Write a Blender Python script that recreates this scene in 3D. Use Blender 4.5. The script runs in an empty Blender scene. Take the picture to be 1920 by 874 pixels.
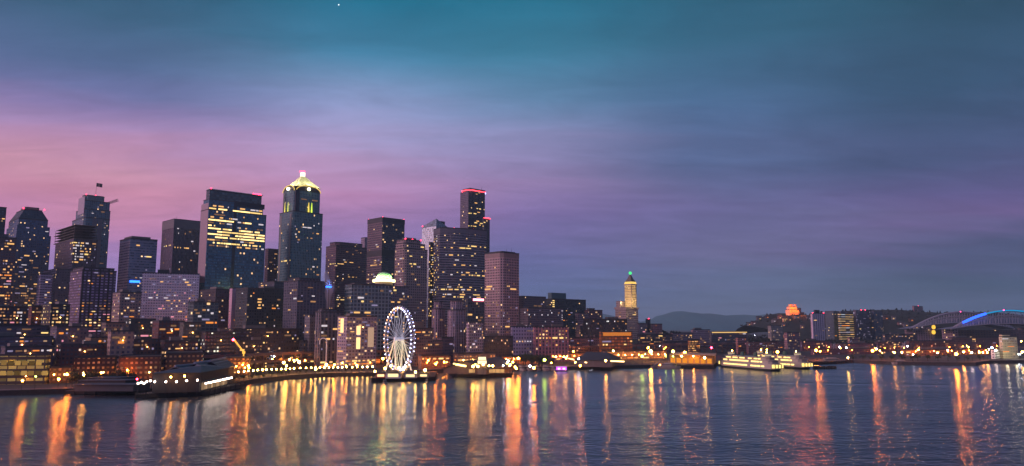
import bpy, math, random, bmesh
from mathutils import Vector, Matrix
random.seed(7)
SC = bpy.context.scene
COL = SC.collection
R = math.radians
# ------------------------------------------------------------------ camera
FPX, CAMH, PITCH = 1390.0, 45.0, R(7.2)
CP, SP = math.cos(PITCH), math.sin(PITCH)
cd = bpy.data.cameras.new('camera'); cam = bpy.data.objects.new('camera', cd); COL.objects.link(cam)
cd.sensor_width = 36.0; cd.lens = 36.0 * FPX / 1920.0
cd.clip_start = 1.0; cd.clip_end = 60000.0
cam.location = (0, 0, CAMH); cam.rotation_euler = (R(90) + PITCH, 0, 0)
SC.camera = cam
# ------------------------------------------------------------------ colour management / render
SC.view_settings.view_transform = 'Standard'
SC.view_settings.look = 'None'
SC.view_settings.exposure = 0.0
SC.view_settings.gamma = 1.0
SC.view_settings.use_curve_mapping = False
SC.render.engine = 'CYCLES'
cy = SC.cycles
cy.use_denoising = True
try: cy.denoiser = 'OPENIMAGEDENOISE'
except Exception: pass
cy.use_light_tree = True
cy.max_bounces = 4; cy.diffuse_bounces = 2; cy.glossy_bounces = 3; cy.transparent_max_bounces = 6; cy.volume_bounces = 0
cy.sample_clamp_indirect = 12.0
cy.caustics_reflective = False; cy.caustics_refractive = False

def srgb(r, g, b, a=1.0):
    f = lambda c: (c / 255.0) / 12.92 if c / 255.0 <= 0.04045 else ((c / 255.0 + 0.055) / 1.055) ** 2.4
    return (f(r), f(g), f(b), a)
# ------------------------------------------------------------------ world: dusk sky
W = bpy.data.worlds.new('World'); SC.world = W; W.use_nodes = True
nt = W.node_tree; nt.nodes.clear()
def N(t, typ, **kw):
    n = t.nodes.new(typ)
    for k, v in kw.items(): setattr(n, k, v)
    return n
def math_n(t, op, a, b=None, clamp=False):
    n = N(t, 'ShaderNodeMath', operation=op); n.use_clamp = clamp
    for i, v in enumerate((a, b)):
        if v is None: continue
        if isinstance(v, (int, float)): n.inputs[i].default_value = v
        else: t.links.new(v, n.inputs[i])
    return n.outputs[0]
def mixc(t, fac, a, b, blend='MIX'):
    n = N(t, 'ShaderNodeMix', data_type='RGBA', blend_type=blend)
    for s, v in ((n.inputs[0], fac), (n.inputs[6], a), (n.inputs[7], b)):
        if isinstance(v, (int, float)): s.default_value = v
        elif isinstance(v, tuple): s.default_value = v
        else: t.links.new(v, s)
    return n.outputs[2]
tc = N(nt, 'ShaderNodeTexCoord'); sep = N(nt, 'ShaderNodeSeparateXYZ'); nt.links.new(tc.outputs['Generated'], sep.inputs[0])
X_, Y_, Z_ = sep.outputs
# sky height warped by soft cloud noise so that the colour bands are uneven
cmap = N(nt, 'ShaderNodeCombineXYZ')
zden = math_n(nt, 'ADD', math_n(nt, 'MAXIMUM', Z_, 0.0), 0.12)
nt.links.new(math_n(nt, 'DIVIDE', X_, zden), cmap.inputs[0]); nt.links.new(math_n(nt, 'DIVIDE', Y_, zden), cmap.inputs[1])
mp = N(nt, 'ShaderNodeMapping'); nt.links.new(cmap.outputs[0], mp.inputs[0])
mp.inputs['Rotation'].default_value = (0, 0, R(-24)); mp.inputs['Scale'].default_value = (0.28, 1.1, 1)
nz = N(nt, 'ShaderNodeTexNoise'); nz.inputs['Scale'].default_value = 1.1; nz.inputs['Detail'].default_value = 5; nz.inputs['Roughness'].default_value = 0.5; nz.inputs['Distortion'].default_value = 0.4
nt.links.new(mp.outputs[0], nz.inputs[0])
mp2 = N(nt, 'ShaderNodeMapping'); nt.links.new(cmap.outputs[0], mp2.inputs[0])
mp2.inputs['Rotation'].default_value = (0, 0, R(-20)); mp2.inputs['Scale'].default_value = (0.5, 3.0, 1)
nz2 = N(nt, 'ShaderNodeTexNoise'); nz2.inputs['Scale'].default_value = 1.6; nz2.inputs['Detail'].default_value = 6; nz2.inputs['Roughness'].default_value = 0.55
nt.links.new(mp2.outputs[0], nz2.inputs[0])
cl = math_n(nt, 'SUBTRACT', nz.outputs[0], 0.5); cl2 = math_n(nt, 'SUBTRACT', nz2.outputs[0], 0.5)
zz = math_n(nt, 'ADD', Z_, math_n(nt, 'MULTIPLY', cl, 0.075))
zz = math_n(nt, 'ADD', zz, math_n(nt, 'MULTIPLY', cl2, 0.02))
zf = math_n(nt, 'MULTIPLY', zz, 2.0, clamp=True)
def ramp(stops):
    r = N(nt, 'ShaderNodeValToRGB'); r.color_ramp.interpolation = 'B_SPLINE' if False else 'EASE'
    el = r.color_ramp.elements
    while len(el) > 1: el.remove(el[0])
    for i, (p, c) in enumerate(stops):
        if i == 0: el[0].position = p * 2.0; e = el[0]
        else: e = el.new(p * 2.0)
        e.color = srgb(*c)
    r.color_ramp.interpolation = 'LINEAR'
    nt.links.new(zf, r.inputs[0]); return r.outputs[0]
L0 = ramp([(0.0, (128, 118, 172)), (.06, (144, 122, 182)), (.09, (164, 122, 176)), (.12, (188, 128, 166)), (.155, (196, 134, 162)), (.185, (196, 142, 166)), (.21, (180, 136, 172)), (.23, (158, 130, 174)), (.25, (130, 118, 166)), (.27, (102, 110, 156)), (.30, (82, 103, 143)), (.35, (58, 94, 124)), (.42, (40, 86, 114))])
M0 = ramp([(0.0, (108, 108, 154)), (.06, (112, 112, 164)), (.10, (130, 112, 168)), (.14, (156, 120, 172)), (.175, (180, 130, 174)), (.20, (180, 138, 180)), (.225, (182, 148, 190)), (.25, (160, 152, 196)), (.283, (138, 150, 194)), (.315, (112, 142, 182)), (.35, (64, 122, 156)), (.405, (32, 110, 140)), (.5, (24, 92, 120))])
C0 = ramp([(0.0, (88, 98, 138)), (.05, (86, 100, 146)), (.10, (98, 100, 152)), (.15, (122, 106, 160)), (.20, (146, 124, 170)), (.25, (140, 136, 180)), (.30, (98, 134, 172)), (.36, (58, 120, 150)), (.42, (34, 108, 136)), (.5, (24, 88, 114))])
Q0 = ramp([(0.0, (78, 94, 120)), (.05, (86, 100, 134)), (.10, (100, 100, 140)), (.14, (98, 98, 143)), (.20, (88, 98, 140)), (.28, (76, 104, 144)), (.36, (52, 98, 126)), (.42, (38, 86, 110)), (.5, (28, 70, 94))])
R0 = ramp([(0.0, (56, 74, 98)), (.05, (58, 78, 104)), (.085, (72, 80, 116)), (.115, (104, 90, 138)), (.15, (92, 86, 134)), (.20, (70, 84, 122)), (.28, (54, 82, 112)), (.36, (42, 76, 98)), (.42, (34, 68, 86)), (.5, (26, 56, 76))])
hyp = math_n(nt, 'SQRT', math_n(nt, 'ADD', math_n(nt, 'MULTIPLY', X_, X_), math_n(nt, 'MULTIPLY', Y_, Y_)))
saz = math_n(nt, 'DIVIDE', X_, math_n(nt, 'MAXIMUM', hyp, 0.001))
saz = math_n(nt, 'ADD', saz, math_n(nt, 'MULTIPLY', cl, 0.25))
def mrange(v, a, b):
    m = N(nt, 'ShaderNodeMapRange', interpolation_type='SMOOTHSTEP'); nt.links.new(v, m.inputs[0])
    m.inputs[1].default_value = a; m.inputs[2].default_value = b; return m.outputs[0]
c1 = mixc(nt, mrange(saz, -0.50, -0.20), L0, M0)
c1 = mixc(nt, mrange(saz, -0.24, 0.05), c1, C0)
c1 = mixc(nt, mrange(saz, 0.0, 0.30), c1, Q0)
c2 = mixc(nt, mrange(saz, 0.28, 0.54), c1, R0)
nz3 = N(nt, 'ShaderNodeTexNoise'); nz3.inputs['Scale'].default_value = 3.0; nz3.inputs['Detail'].default_value = 8; nz3.inputs['Roughness'].default_value = 0.62; nz3.inputs['Distortion'].default_value = 0.6
mp3 = N(nt, 'ShaderNodeMapping'); nt.links.new(cmap.outputs[0], mp3.inputs[0]); mp3.inputs['Rotation'].default_value = (0, 0, R(-52)); mp3.inputs['Scale'].default_value = (0.75, 1.6, 1); nt.links.new(mp3.outputs[0], nz3.inputs[0])
cl3 = math_n(nt, 'SUBTRACT', nz3.outputs[0], 0.5)
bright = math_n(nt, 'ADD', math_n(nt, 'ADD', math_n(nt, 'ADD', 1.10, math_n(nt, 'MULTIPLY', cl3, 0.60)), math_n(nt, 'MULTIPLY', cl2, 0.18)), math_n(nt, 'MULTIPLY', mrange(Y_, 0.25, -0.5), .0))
comb = N(nt, 'ShaderNodeCombineXYZ')
for i in range(3): nt.links.new(bright, comb.inputs[i])
c3 = mixc(nt, 1.0, c2, comb.outputs[0], 'MULTIPLY')
sky = N(nt, 'ShaderNodeTexSky', sky_type='NISHITA'); sky.sun_disc = False; sky.sun_elevation = R(-3); sky.sun_rotation = R(-70)
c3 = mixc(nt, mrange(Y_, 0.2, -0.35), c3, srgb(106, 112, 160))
lowg = math_n(nt, 'ADD', 1.0, math_n(nt, 'MULTIPLY', mrange(Z_, 0.20, 0.0), 0.14)); cg = N(nt, 'ShaderNodeCombineXYZ')
for i in range(3): nt.links.new(lowg, cg.inputs[i])
c3 = mixc(nt, 1.0, c3, cg.outputs[0], 'MULTIPLY')
skym = mixc(nt, 1.0, c3, mixc(nt, 1.0, sky.outputs[0], (0.02, 0.02, 0.02, 1), 'MULTIPLY'), 'ADD')
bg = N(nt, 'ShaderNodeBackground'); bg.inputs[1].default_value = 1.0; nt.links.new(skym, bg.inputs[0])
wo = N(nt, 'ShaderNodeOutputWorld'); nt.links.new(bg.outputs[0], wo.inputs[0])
# ------------------------------------------------------------------ faint afterglow sun
sd = bpy.data.lights.new('afterglow_sun', 'SUN'); sd.energy = 2.4; sd.angle = R(25); sd.color = (1.0, 0.55, 0.62)
so = bpy.data.objects.new('afterglow_sun', sd); COL.objects.link(so); so.rotation_euler = (R(72), 0, R(-70))

# ================================================================== geometry helpers
def ray(px, py):
    u = (px - 960.0) / FPX; v = (437.0 - py) / FPX
    return Vector((u, CP - v * SP, SP + v * CP))
def at(px, py, Y):
    d = ray(px, py); s = Y / d.y; return Vector((d.x * s, Y, CAMH + d.z * s))
def G(px, py, z=0.0):
    d = ray(px, py); s = (z - CAMH) / d.z; return Vector((d.x * s, d.y * s, z))
SHP = [(-700, 752), (-300, 748), (0, 742), (130, 738), (250, 730), (395, 733), (430, 727), (480, 718), (540, 711), (620, 706), (700, 705), (815, 699), (960, 695), (1040, 694), (1170, 691), (1340, 686), (1525, 682), (1600, 680), (1690, 684), (1830, 685), (1856, 681), (2000, 680), (2500, 680)]
SH = [(G(a, b).x, G(a, b).y) for a, b in SHP]
SH = [(-1500, 470)] + SH + [(4000, 1000)]
SH = sorted(SH)
def shoreY(x):
    if x <= SH[0][0]: return SH[0][1]
    for (a, b), (c, d) in zip(SH, SH[1:]):
        if a <= x <= c: return b + (d - b) * (x - a) / (c - a + 1e-9)
    return SH[-1][1]
def sstep(a, b, v):
    t = max(0.0, min(1.0, (v - a) / (b - a))); return t * t * (3 - 2 * t)
def TZ(x, y):
    s = y - shoreY(x)
    return 3.2 + 44.0 * sstep(150, 900, s) * (1 - sstep(60, 520, x))
_loc = {}
def wloc(o):
    v = Vector((0, 0, 0))
    while o is not None: v += o.location; o = o.parent
    return v
class MB:
    def __init__(s): s.v = []; s.f = []; s.uv = []
    def face(s, pts, uvs=None):
        i = len(s.v); s.v += [tuple(p) for p in pts]; s.f.append(tuple(range(i, i + len(pts))))
        s.uv += list(uvs) if uvs else [(p[0], p[1]) for p in pts]
    def quadwall(s, p, q, z0, z1, p2=None, q2=None):
        p = Vector(p[:2]); q = Vector(q[:2]); t = (q - p)
        if t.length < 1e-6: return
        t.normalize(); p2 = p if p2 is None else Vector(p2[:2]); q2 = q if q2 is None else Vector(q2[:2])
        pts = [(p.x, p.y, z0), (q.x, q.y, z0), (q2.x, q2.y, z1), (p2.x, p2.y, z1)]
        s.face(pts, [(Vector(a[:2]).dot(t), a[2]) for a in pts])
    def prism(s, poly, z0, z1, top=None, cap=True, bottom=False):
        tp = top or poly; n = len(poly)
        for i in range(n):
            j = (i + 1) % n; s.quadwall(poly[i], poly[j], z0, z1, tp[i], tp[j])
        if cap: s.face([(a[0], a[1], z1) for a in tp])
        if bottom: s.face([(a[0], a[1], z0) for a in reversed(poly)])
    def box(s, cx, cy, cz, sx, sy, sz, ang=0.0):
        c, sn = math.cos(ang), math.sin(ang)
        P = [(cx + c * a * sx / 2 - sn * b * sy / 2, cy + sn * a * sx / 2 + c * b * sy / 2) for a, b in ((-1, -1), (1, -1), (1, 1), (-1, 1))]
        s.prism(P, cz - sz / 2, cz + sz / 2, bottom=True)
    def tube(s, pts, r, n=6, r2=None, caps=True):
        pts = [Vector(p) for p in pts]; rings = []
        m = len(pts)
        for i, p in enumerate(pts):
            d = (pts[min(i + 1, m - 1)] - pts[max(i - 1, 0)]).normalized()
            a = Vector((0, 0, 1)) if abs(d.z) < 0.9 else Vector((1, 0, 0))
            e1 = d.cross(a).normalized(); e2 = d.cross(e1)
            rr = r if r2 is None else r + (r2 - r) * i / max(1, m - 1)
            i0 = len(s.v)
            s.v += [tuple(p + e1 * rr * math.cos(k * 2 * math.pi / n) + e2 * rr * math.sin(k * 2 * math.pi / n)) for k in range(n)]
            rings.append(i0)
        for a, b in zip(rings, rings[1:]):
            for k in range(n):
                s.f.append((a + k, a + (k + 1) % n, b + (k + 1) % n, b + k)); s.uv += [(0, 0)] * 4
        if caps:
            s.f.append(tuple(rings[0] + k for k in range(n))); s.uv += [(0, 0)] * n
            s.f.append(tuple(rings[-1] + k for k in reversed(range(n)))); s.uv += [(0, 0)] * n
    def lathe(s, c, prof, n=12, rot=0.0):
        rings = []
        for r, z in prof:
            rings.append(len(s.v)); s.v += [(c[0] + r * math.cos(rot + k * 2 * math.pi / n), c[1] + r * math.sin(rot + k * 2 * math.pi / n), c[2] + z) for k in range(n)]
        for a, b in zip(rings, rings[1:]):
            for k in range(n):
                s.f.append((a + k, a + (k + 1) % n, b + (k + 1) % n, b + k)); s.uv += [(0, 0)] * 4
        s.f.append(tuple(rings[0] + k for k in reversed(range(n)))); s.uv += [(0, 0)] * n
        s.f.append(tuple(rings[-1] + k for k in range(n))); s.uv += [(0, 0)] * n
    def ball(s, c, r, n=8, m=5):
        s.lathe(c, [(max(0.02, r * math.sin(math.pi * i / m)), -r * math.cos(math.pi * i / m)) for i in range(m + 1)], n)
    def gable(s, p0, p1, w, z0, ze, zr):
        """gabled hall: ridge from p0 to p1, total width w"""
        a = Vector(p0[:2]); b = Vector(p1[:2]); d = (b - a).normalized(); nn = Vector((-d.y, d.x)) * w / 2
        A, B, C_, D = a - nn, b - nn, b + nn, a + nn
        s.prism([A, B, C_, D], z0, ze, cap=False)
        s.face([(A.x, A.y, ze), (D.x, D.y, ze), (a.x, a.y, zr)][::-1]); s.face([(B.x, B.y, ze), (b.x, b.y, zr), (C_.x, C_.y, ze)][::-1])
    def gable_roof(s, p0, p1, w, ze, zr, over=0.8, th=0.4):
        a = Vector(p0[:2]); b = Vector(p1[:2]); d = (b - a).normalized(); a = a - d * over; b = b + d * over; nn = Vector((-d.y, d.x)) * (w / 2 + over)
        for sg in (-1, 1):
            e0, e1 = a + nn * sg, b + nn * sg
            q = [(e0.x, e0.y, ze - 0.2), (e1.x, e1.y, ze - 0.2), (b.x, b.y, zr), (a.x, a.y, zr)]
            t = [(x, y, z + th) for x, y, z in q]
            if sg > 0: q = q[::-1]; t = t[::-1]
            s.face(t); s.face(q[::-1])
            for i in range(4): s.face([q[i], q[(i + 1) % 4], t[(i + 1) % 4], t[i]])
    def build(s, name, mat, parent=None, loc=None, smooth=False, local=False):
        base = Vector((0, 0, 0)) if local else wloc(parent) if parent is not None else Vector(loc or (0, 0, 0))
        me = bpy.data.meshes.new(name)
        me.from_pydata([(a[0] - base.x, a[1] - base.y, a[2] - base.z) for a in s.v], [], s.f)
        uvl = me.uv_layers.new(name='UVMap')
        if len(s.uv) == len(me.loops):
            fl = [c for u in s.uv for c in u]; uvl.data.foreach_set('uv', fl)
        if mat: me.materials.append(mat)
        if smooth: me.polygons.foreach_set('use_smooth', [True] * len(me.polygons))
        me.update()
        o = bpy.data.objects.new(name, me); COL.objects.link(o)
        if parent is not None: o.parent = parent
        else: o.location = base
        return o
def tag(o, label, cat, group=None, kind=None):
    if label: o['label'] = label
    if cat: o['category'] = cat
    if group: o['group'] = group
    if kind: o['kind'] = kind
    return o
def thing(name, label, cat, loc, group=None):
    o = bpy.data.objects.new(name, None); COL.objects.link(o); o.location = loc
    o.empty_display_size = 1
    return tag(o, label, cat, group)
def struct(name, mb, m, **k):
    o = mb.build(name, m, **k); o['kind'] = 'structure'; return o
def copy_tree(o, parent=None):
    c = o.copy(); COL.objects.link(c); c.parent = parent
    for ch in list(o.children): copy_tree(ch, c)
    return c
# ================================================================== materials
_m = {}
def mat(name, col, rough=0.7, metal=0.0, noise=0.25, scale=0.3, emit=None, es=0.0, spec=0.5):
    if name in _m: return _m[name]
    m = bpy.data.materials.new(name); m.use_nodes = True; t = m.node_tree
    p = t.nodes['Principled BSDF']; p.inputs['Roughness'].default_value = rough; p.inputs['Metallic'].default_value = metal
    p.inputs['Specular IOR Level'].default_value = spec
    tcn = N(t, 'ShaderNodeTexCoord'); n = N(t, 'ShaderNodeTexNoise'); n.inputs['Scale'].default_value = scale; n.inputs['Detail'].default_value = 4
    t.links.new(tcn.outputs['Object'], n.inputs[0])
    f = math_n(t, 'ADD', math_n(t, 'MULTIPLY', math_n(t, 'SUBTRACT', n.outputs[0], 0.5), noise * 2), 1.0)
    cb = N(t, 'ShaderNodeCombineXYZ')
    for i in range(3): t.links.new(f, cb.inputs[i])
    t.links.new(mixc(t, 1.0, (*col[:3], 1), cb.outputs[0], 'MULTIPLY'), p.inputs['Base Color'])
    if emit: p.inputs['Emission Color'].default_value = (*emit, 1); p.inputs['Emission Strength'].default_value = es
    _m[name] = m; return m
def emis(name, col, s, sample=False):
    if name in _m: return _m[name]
    m = bpy.data.materials.new(name); m.use_nodes = True; t = m.node_tree; t.nodes.clear()
    e = N(t, 'ShaderNodeEmission'); e.inputs[0].default_value = (*col, 1); e.inputs[1].default_value = s
    o = N(t, 'ShaderNodeOutputMaterial'); t.links.new(e.outputs[0], o.inputs[0])
    m.cycles.emission_sampling = 'FRONT' if sample else 'NONE'
    _m[name] = m; return m
# facade node group : window grid in metres (UV = metres along the wall, metres up)
fg = bpy.data.node_groups.new('facade', 'ShaderNodeTree')
for nm, ty, dv in (('Wall', 'NodeSocketColor', (.2, .2, .2, 1)), ('Glass', 'NodeSocketColor', (.03, .04, .06, 1)), ('Bay', 'NodeSocketFloat', 3), ('Storey', 'NodeSocketFloat', 3.6),
                   ('WF', 'NodeSocketFloat', .6), ('HF', 'NodeSocketFloat', .5), ('Lit', 'NodeSocketFloat', .05), ('LitCol', 'NodeSocketColor', (1, .6, .25, 1)), ('LitStr', 'NodeSocketFloat', 1.0), ('Seed', 'NodeSocketFloat', 0), ('Rib', 'NodeSocketFloat', 0.0)):
    s_ = fg.interface.new_socket(name=nm, in_out='INPUT', socket_type=ty); s_.default_value = dv
fg.interface.new_socket(name='BSDF', in_out='OUTPUT', socket_type='NodeSocketShader')
gi = N(fg, 'NodeGroupInput'); go = N(fg, 'NodeGroupOutput'); I = gi.outputs
uvn = N(fg, 'ShaderNodeUVMap'); sx_ = N(fg, 'ShaderNodeSeparateXYZ'); fg.links.new(uvn.outputs[0], sx_.inputs[0])
uu = math_n(fg, 'DIVIDE', sx_.outputs[0], I['Bay']); vv = math_n(fg, 'DIVIDE', sx_.outputs[1], I['Storey'])
fu = math_n(fg, 'ABSOLUTE', math_n(fg, 'SUBTRACT', math_n(fg, 'FRACT', uu), 0.5)); fv = math_n(fg, 'ABSOLUTE', math_n(fg, 'SUBTRACT', math_n(fg, 'FRACT', vv), 0.5))
mu = math_n(fg, 'LESS_THAN', fu, math_n(fg, 'MULTIPLY', I['WF'], 0.5)); mv = math_n(fg, 'LESS_THAN', fv, math_n(fg, 'MULTIPLY', I['HF'], 0.5))
mask = math_n(fg, 'MULTIPLY', mu, mv)
cx_ = N(fg, 'ShaderNodeCombineXYZ'); fg.links.new(math_n(fg, 'FLOOR', uu), cx_.inputs[0]); fg.links.new(math_n(fg, 'FLOOR', vv), cx_.inputs[1]); fg.links.new(I['Seed'], cx_.inputs[2])
wn = N(fg, 'ShaderNodeTexWhiteNoise'); wn.noise_dimensions = '3D'; fg.links.new(cx_.outputs[0], wn.inputs[0])
sepc = N(fg, 'ShaderNodeSeparateXYZ'); fg.links.new(wn.outputs['Color'], sepc.inputs[0])
lit = math_n(fg, 'LESS_THAN', wn.outputs['Value'], I['Lit'])
wgl = math_n(fg, 'ADD', 0.45, math_n(fg, 'MULTIPLY', sepc.outputs[1], 1.1))
cc = N(fg, 'ShaderNodeCombineXYZ')
for i in range(3): fg.links.new(wgl, cc.inputs[i])
gcol = mixc(fg, 1.0, I['Glass'], cc.outputs[0], 'MULTIPLY')
tcf = N(fg, 'ShaderNodeTexCoord'); nf = N(fg, 'ShaderNodeTexNoise'); nf.inputs['Scale'].default_value = 0.09; nf.inputs['Detail'].default_value = 5; fg.links.new(tcf.outputs['Object'], nf.inputs[0])
wf_ = math_n(fg, 'ADD', 0.7, math_n(fg, 'MULTIPLY', nf.outputs[0], 0.6)); ccw = N(fg, 'ShaderNodeCombineXYZ')
for i in range(3): fg.links.new(wf_, ccw.inputs[i])
wcol = mixc(fg, 1.0, I['Wall'], ccw.outputs[0], 'MULTIPLY')
# sun-bleached pier ribs between the bays (real colour of the ribs)
ribm = math_n(fg, 'MULTIPLY', math_n(fg, 'GREATER_THAN', fu, 0.42), I['Rib'])
wcol = mixc(fg, ribm, wcol, mixc(fg, 1.0, wcol, (2.2, 2.2, 2.2, 1), 'MULTIPLY'))
pf = N(fg, 'ShaderNodeBsdfPrincipled')
fg.links.new(mixc(fg, mask, wcol, gcol), pf.inputs['Base Color'])
fg.links.new(math_n(fg, 'SUBTRACT', 0.75, math_n(fg, 'MULTIPLY', mask, math_n(fg, 'SUBTRACT', 0.62, math_n(fg, 'MULTIPLY', sepc.outputs[2], 0.15)))), pf.inputs['Roughness'])
fg.links.new(math_n(fg, 'ADD', 0.35, math_n(fg, 'MULTIPLY', mask, 0.5)), pf.inputs['Specular IOR Level'])
lc = mixc(fg, math_n(fg, 'GREATER_THAN', sepc.outputs[0], 0.72), I['LitCol'], (0.75, 0.85, 1.0, 1))
fg.links.new(lc, pf.inputs['Emission Color'])
fg.links.new(math_n(fg, 'MULTIPLY', math_n(fg, 'MULTIPLY', math_n(fg, 'MULTIPLY', mask, lit), I['LitStr']), math_n(fg, 'ADD', 0.15, sepc.outputs[2])), pf.inputs['Emission Strength'])
bp = N(fg, 'ShaderNodeBump'); bp.inputs['Strength'].default_value = 0.6; bp.inputs['Distance'].default_value = 0.3; fg.links.new(math_n(fg, 'SUBTRACT', 1.0, mask), bp.inputs['Height']); fg.links.new(bp.outputs[0], pf.inputs['Normal'])
fg.links.new(pf.outputs[0], go.inputs[0])
class Fac:
    k = 0
    def __init__(s, wall, glass=(.025, .035, .055), bay=3.0, st=3.8, wf=.62, hf=.55, lit=.05, lc=(1, .6, .27), ls=1.6, rib=0.0):
        Fac.k += 1; s.bay, s.st, s.wf, s.hf, s.wall = bay, st, wf, hf, wall
        m = bpy.data.materials.new('facade'); m.use_nodes = True; t = m.node_tree; t.nodes.clear()
        g = N(t, 'ShaderNodeGroup'); g.node_tree = fg; o = N(t, 'ShaderNodeOutputMaterial'); t.links.new(g.outputs[0], o.inputs[0])
        for k, v in dict(Wall=(*[min(.8, c_ * 1.3 + .008) for c_ in wall], 1), Glass=(*[c_ * 2.0 for c_ in glass], 1), Bay=bay, Storey=st, WF=wf, HF=hf, Lit=lit, LitCol=(*lc, 1), LitStr=ls, Seed=Fac.k * 3.7, Rib=rib).items(): g.inputs[k].default_value = v
        m.cycles.emission_sampling = 'NONE'
        s.m = m
PAL = {  # colour, strength of lit windows
    'warm': ((1.0, .52, .17), 1.15), 'yellow': ((1.0, .66, .22), 1.35), 'white': ((.85, .74, .80), .85), 'orange': ((1.0, .30, .05), 1.1), 'soft': ((1.0, .48, .2), .5),
    'gold': ((1.0, .66, .24), 2.4), 'dim': ((1.0, .50, .26), .22), 'blue': ((.05, .16, 1.0), 4.0), 'red': ((1.0, .03, .05), 3.0), 'pink': ((1.0, .35, .45), .9), 'green': ((.2, 1.0, .35), 1.5), 'lav': ((.62, .52, .85), .40)}
def pal(k): return emis('lit_' + k, *PAL[k])
M_roof = mat('roofing', (.05, .05, .06), .9)
M_dark = mat('dark_metal', (.03, .03, .035), .5, .3)
M_conc = mat('concrete', (.16, .15, .15), .85)
M_pale = mat('pale_panel', (.5, .48, .5), .6)
M_white = mat('white_paint', (.75, .75, .78), .45)
M_beacon = emis('beacon_glow', (1.0, .02, .06), 14)
# ================================================================== buildings
INFO = {}; TW = {}
class Tower:
    def __init__(s, name, label, xl, xc, xr, ytop, Y, fac, ang=45, cat='building', base=None, group=None, roofmat=None, wallname='wall', zt=None):
        s.fac = fac; s.Y = Y; s.xc = xc; s.roofmat = roofmat or M_roof
        ztop = zt if zt is not None else at(xc, ytop, Y).z
        zr = ztop * 0.6
        Cx = ((xc - 960) / FPX) * (Y * CP + (zr - CAMH) * SP)
        s.C = Vector((Cx, Y)); a = R(ang)
        s.dl = Vector((-math.sin(a), math.cos(a))); s.dr = Vector((math.cos(a), math.sin(a)))
        def solve(px, d):
            u = (px - 960) / FPX
            t = (u * (Y * CP + (zr - CAMH) * SP) - Cx) / (d.x - u * d.y * CP); return abs(t)
        s.Ll = max(4.0, min(140, solve(xl, s.dl))) if xl < xc else 14.0
        s.Lr = max(4.0, min(220, solve(xr, s.dr))) if xr > xc else 14.0
        P = [s.C, s.C + s.dr * s.Lr, s.C + s.dl * s.Ll, s.C + s.dr * s.Lr + s.dl * s.Ll]
        s.zb = (min(TZ(p.x, p.y) for p in P) - 2.0) if base is None else base
        ctr = (P[0] + P[3]) / 2; s.ctr = ctr
        s.root = thing(name, label, cat, (ctr.x, ctr.y, s.zb), group)
        TW[s.root.name] = s; INFO[s.root.name] = dict(fac=fac, n=0, cells=set()); s.z = s.zb; s.root_n = s.root.name
        s.wallname = wallname
    def zpx(s, y): return at(s.xc, y, s.Y).z
    def fp(s, r=(0, 1), l=(0, 1), cham=0, bow=0, ins=0.0):
        r0, r1 = r[0] * s.Lr + ins, r[1] * s.Lr - ins; l0, l1 = l[0] * s.Ll + ins, l[1] * s.Ll - ins
        q = lambda a, b: s.C + s.dr * a + s.dl * b
        c = cham
        if c: return [q(r0, l0 + c), q(r0 + c, l0), q(r1 - c, l0), q(r1, l0 + c), q(r1, l1 - c), q(r1 - c, l1), q(r0 + c, l1), q(r0, l1 - c)]
        if bow:
            out = []
            for i in range(9):
                t = i / 8; out.append(q(r0 + (r1 - r0) * t, l0 - bow * 4 * t * (1 - t)))
            return out + [q(r1, l1), q(r0, l1)]
        return [q(r0, l0), q(r1, l0), q(r1, l1), q(r0, l1)]
    def tier(s, y=None, r=(0, 1), l=(0, 1), cham=0, bow=0, z0=None, z1=None, tin=0.0, fac=None, roof=True, parapet=1.2, name=None):
        z0 = s.zb if z0 is None else z0; z1 = s.zpx(y) if z1 is None else z1
        p = s.fp(r, l, cham, bow); tp = s.fp(r, l, cham * .5, bow, tin) if tin else p
        mb = MB(); mb.prism(p, z0, z1, tp, cap=False); mb.build(name or s.wallname, (fac or s.fac).m if not isinstance(fac, bpy.types.Material) else fac, s.root)
        if roof:
            mb = MB(); o = s.fp(r, l, cham, bow, -0.25 + tin); i_ = s.fp(r, l, cham, bow, 0.5 + tin)
            mb.prism(o, z1, z1 + parapet, cap=False, bottom=True); mb.prism(i_[::-1], z1 + .3, z1 + parapet, cap=False)
            n = len(o)
            for k in range(n):
                j = (k + 1) % n; mb.face([(o[k].x, o[k].y, z1 + parapet), (o[j].x, o[j].y, z1 + parapet), (i_[j].x, i_[j].y, z1 + parapet), (i_[k].x, i_[k].y, z1 + parapet)])
            mb.face([(a.x, a.y, z1 + .3) for a in i_]); mb.build('roof', s.roofmat, s.root)
        s.z = z1; return s
    def box(s, r, l, h, name='mechanical_penthouse', m=None, z0=None):
        z0 = s.z + .3 if z0 is None else z0
        mb = MB(); mb.prism(s.fp(r, l), z0, z0 + h); mb.build(name, m or M_conc, s.root); return s
    def band(s, y0, y1, m, proud=.25, name='cornice_band', cham=0, bow=0, r=(0, 1), l=(0, 1)):
        mb = MB(); mb.prism(s.fp(r, l, cham, bow, -proud), s.zpx(y1), s.zpx(y0), bottom=True); mb.build(name, m, s.root); return s
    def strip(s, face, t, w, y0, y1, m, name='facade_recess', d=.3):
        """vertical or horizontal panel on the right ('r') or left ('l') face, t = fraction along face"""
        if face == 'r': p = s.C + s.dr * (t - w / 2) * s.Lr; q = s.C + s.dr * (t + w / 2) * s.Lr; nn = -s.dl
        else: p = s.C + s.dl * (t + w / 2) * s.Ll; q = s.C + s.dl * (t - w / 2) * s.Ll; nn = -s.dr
        mb = MB(); e = .05; mb.prism([p + nn * d, q + nn * d, q - nn * e, p - nn * e], s.zpx(y1), s.zpx(y0), bottom=True); mb.build(name, m, s.root); return s
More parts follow.
